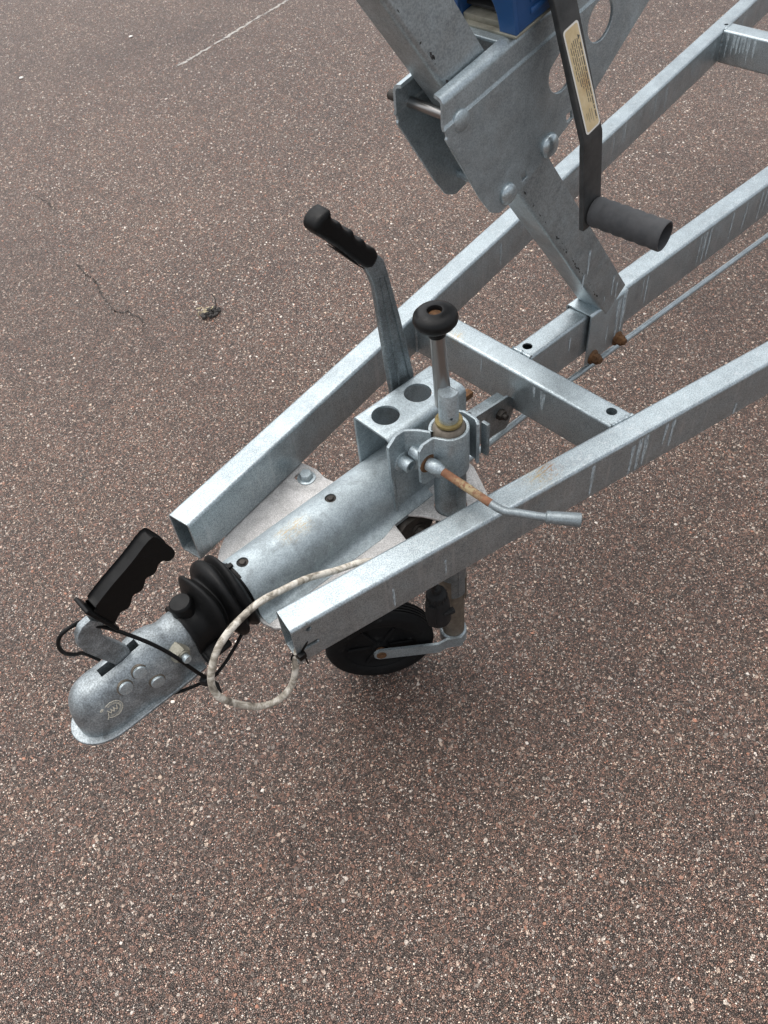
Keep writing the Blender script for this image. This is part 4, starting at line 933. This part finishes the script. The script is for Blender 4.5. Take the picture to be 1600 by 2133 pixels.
plug = obj('plug', [g_lathe([(0.0055, -0.060), (0.0075, -0.058), (0.0080, -0.048), (0.0145, -0.045), (0.0160, -0.043), (0.0160, -0.030), (0.0175, -0.028), (0.0195, -0.018), (0.0210, 0.010), (0.0210, 0.030), (0.0195, 0.034), (0.0, 0.034)], PX, pax, 36),
                    g_box(PX + Vector((0.004, -0.021, 0.004)), (0.020, 0.010, 0.008), 0.002, 2, Matrix.Rotation(radians(-20), 3, 'Z')),
                    g_box(PX + Vector((-0.019, -0.006, 0.0)), (0.007, 0.014, 0.055), 0.0025, 2, Matrix.Rotation(radians(20), 3, 'Z'))], M['plug'], cab)
obj('collar_rib', [g_box(PX - pax * 0.0365 + 0.0162 * Vector((cos(a), sin(a), 0)), (0.0022, 0.0022, 0.011), 0.0006, 1) for a in [2 * pi * k / 18 for k in range(18)]], M['plug'], plug)
tie = tag(obj('cable_tie', [g_box((0.0935, -0.1455, -0.0560), (0.0115, 0.0085, 0.0100), 0.0015), g_box((0.1015, -0.1440, -0.0450), (0.0042, 0.0022, 0.022), 0.0008, 1, Matrix.Rotation(radians(42), 3, 'Y')), g_tube([(0.097, -0.1465, -0.060), (0.098, -0.148, -0.078)], 0.0012, 6), g_box((0.0925, -0.1375, -0.066), (0.0045, 0.016, 0.0022), 0.0006, 1, Matrix.Rotation(radians(-50), 3, 'X')),
                            g_lathe([(0.0066, -0.003), (0.0078, -0.003), (0.0078, 0.003), (0.0066, 0.003)], (0.0930, -0.1300, -0.079), (0.7, 0.5, -0.2), 20, False)], M['grip']), 'black cable tie holding grey cable to the open beam end', 'cable tie')

brk_c = thing('breakaway_cable', (-0.05, -0.03, -0.08), 'thin black breakaway cord looped over the coupling head and its lever', 'cord')
P1 = catmull([(-0.098, 0.010, 0.070), (-0.112, 0.008, 0.074), (-0.124, 0.010, 0.069), (-0.1315, 0.014, 0.052), (-0.131, 0.018, 0.030), (-0.122, 0.026, 0.006), (-0.112, 0.036, -0.015), (-0.100, 0.040, -0.05)], 8)
P2 = catmull([(-0.098, 0.010, 0.070), (-0.088, -0.002, 0.064), (-0.076, -0.0065, 0.050), (-0.060, -0.018, 0.028), (-0.044, -0.030, 0.002), (-0.030, -0.0420, -0.028), (-0.019, -0.052, -0.062), (-0.010, -0.053, -0.092), (-0.003, -0.050, -0.110), (0.010, -0.048, -0.118)], 8)
P3 = catmull([(0.092, -0.030, -0.084), (0.072, -0.036, -0.090), (0.050, -0.042, -0.100), (0.025, -0.046, -0.112), (0.004, -0.047, -0.118), (-0.020, -0.043, -0.116), (-0.045, -0.036, -0.112), (-0.070, -0.022, -0.110)], 8)
obj('cord', [g_tube(P1, 0.0026, 10), g_tube(P2, 0.0026, 10), g_tube(P3, 0.0024, 10)], M['rubber'], brk_c)
obj('cord_clip', [g_box((-0.010, -0.052, -0.105), (0.012, 0.010, 0.014), 0.0015, 2, Matrix.Rotation(radians(30), 3, 'Z')), g_tube([(-0.004, -0.049, -0.114), (0.000, -0.055, -0.128), (-0.002, -0.062, -0.138)], [0.004, 0.0048, 0.0036], 10)], M['plug'], brk_c)

# ------------------------------------------------------------------ bits lying on the pavement
deb = thing('dead_plant', (0.757, 1.199, -GZ), 'small clump of dead plant and soil lying on the open asphalt', 'plant debris')
def G(x, y, z): return Vector((x, y, z - GZ))
cl = []
for k in range(48):
    a = RNG.uniform(0, 2 * pi); q = RNG.random() ** 0.6
    c = G(0.757 + 0.027 * q * cos(a) + 0.006, 1.196 + 0.018 * q * sin(a), 0.004 + 0.013 * (1 - q))
    cl.append(g_box(c, tuple(RNG.uniform(0.005, 0.012, 3)), 0.0015, 1, Matrix.Rotation(RNG.uniform(0, 3), 3, 'Z') @ Matrix.Rotation(RNG.uniform(0, 3), 3, 'X')))
obj('soil_clump', cl, M['soil'], deb)
lv = []
for k in range(9):
    c = G(0.757 + RNG.normal() * 0.012, 1.204 + RNG.normal() * 0.010, 0.012 + RNG.random() * 0.010); a = RNG.uniform(0, 6.28); L = RNG.uniform(0.006, 0.014); w = L * 0.28
    d = Vector((cos(a), sin(a), RNG.uniform(-0.5, 0.5))); s = Vector((-sin(a), cos(a), RNG.uniform(-0.4, 0.4)))
    lv.append(([c - d * L, c + s * w, c + d * L + Vector((0, 0, 0.002)), c - s * w], [(0, 1, 2), (0, 2, 3)]))
lv.append(g_tube(catmull([G(0.73, 1.214, 0.002), G(0.737, 1.215, 0.013), G(0.742, 1.208, 0.002)], 4), 0.0013, 6))
obj('dry_leaf', lv, M['straw'], deb, smooth=False)
obj('stem', g_tube(catmull([G(0.775, 1.188, 0.008), G(0.783, 1.190, 0.026), G(0.790, 1.203, 0.038), G(0.793, 1.218, 0.042)], 6), [0.0016] * 19, 8), M['twig'], deb)
for (x, y, r), lab in zip(((1.2276, 3.3242, 0.008), (1.8018, 3.3248, 0.008)), ('white pebble near the far left edge of the asphalt', 'white flat pebble beside the start of the pale joint line')):
    bm = bmesh.new(); bmesh.ops.create_icosphere(bm, subdivisions=2, radius=1.0)
    for v in bm.verts: v.co = Vector((v.co.x * r * RNG.uniform(0.9, 1.15) * 1.25, v.co.y * r * RNG.uniform(0.9, 1.1), v.co.z * r * 0.45)) + G(x, y, r * 0.4)
    bm.verts.index_update(); g = ([tuple(v.co) for v in bm.verts], [tuple(v.index for v in f.verts) for f in bm.faces]); bm.free()
    tag(obj('pebble', g, M['pebble']), lab, 'pebble', 'white pebbles on the asphalt')

for o in bpy.data.objects:                      # marks nobody could pick apart one by one
    if o.name.split('.')[0] in ('drip_stain', 'scuff_mark', 'grip_rib', 'collar_rib', 'soil_clump', 'dry_leaf'): o['kind'] = 'stuff'
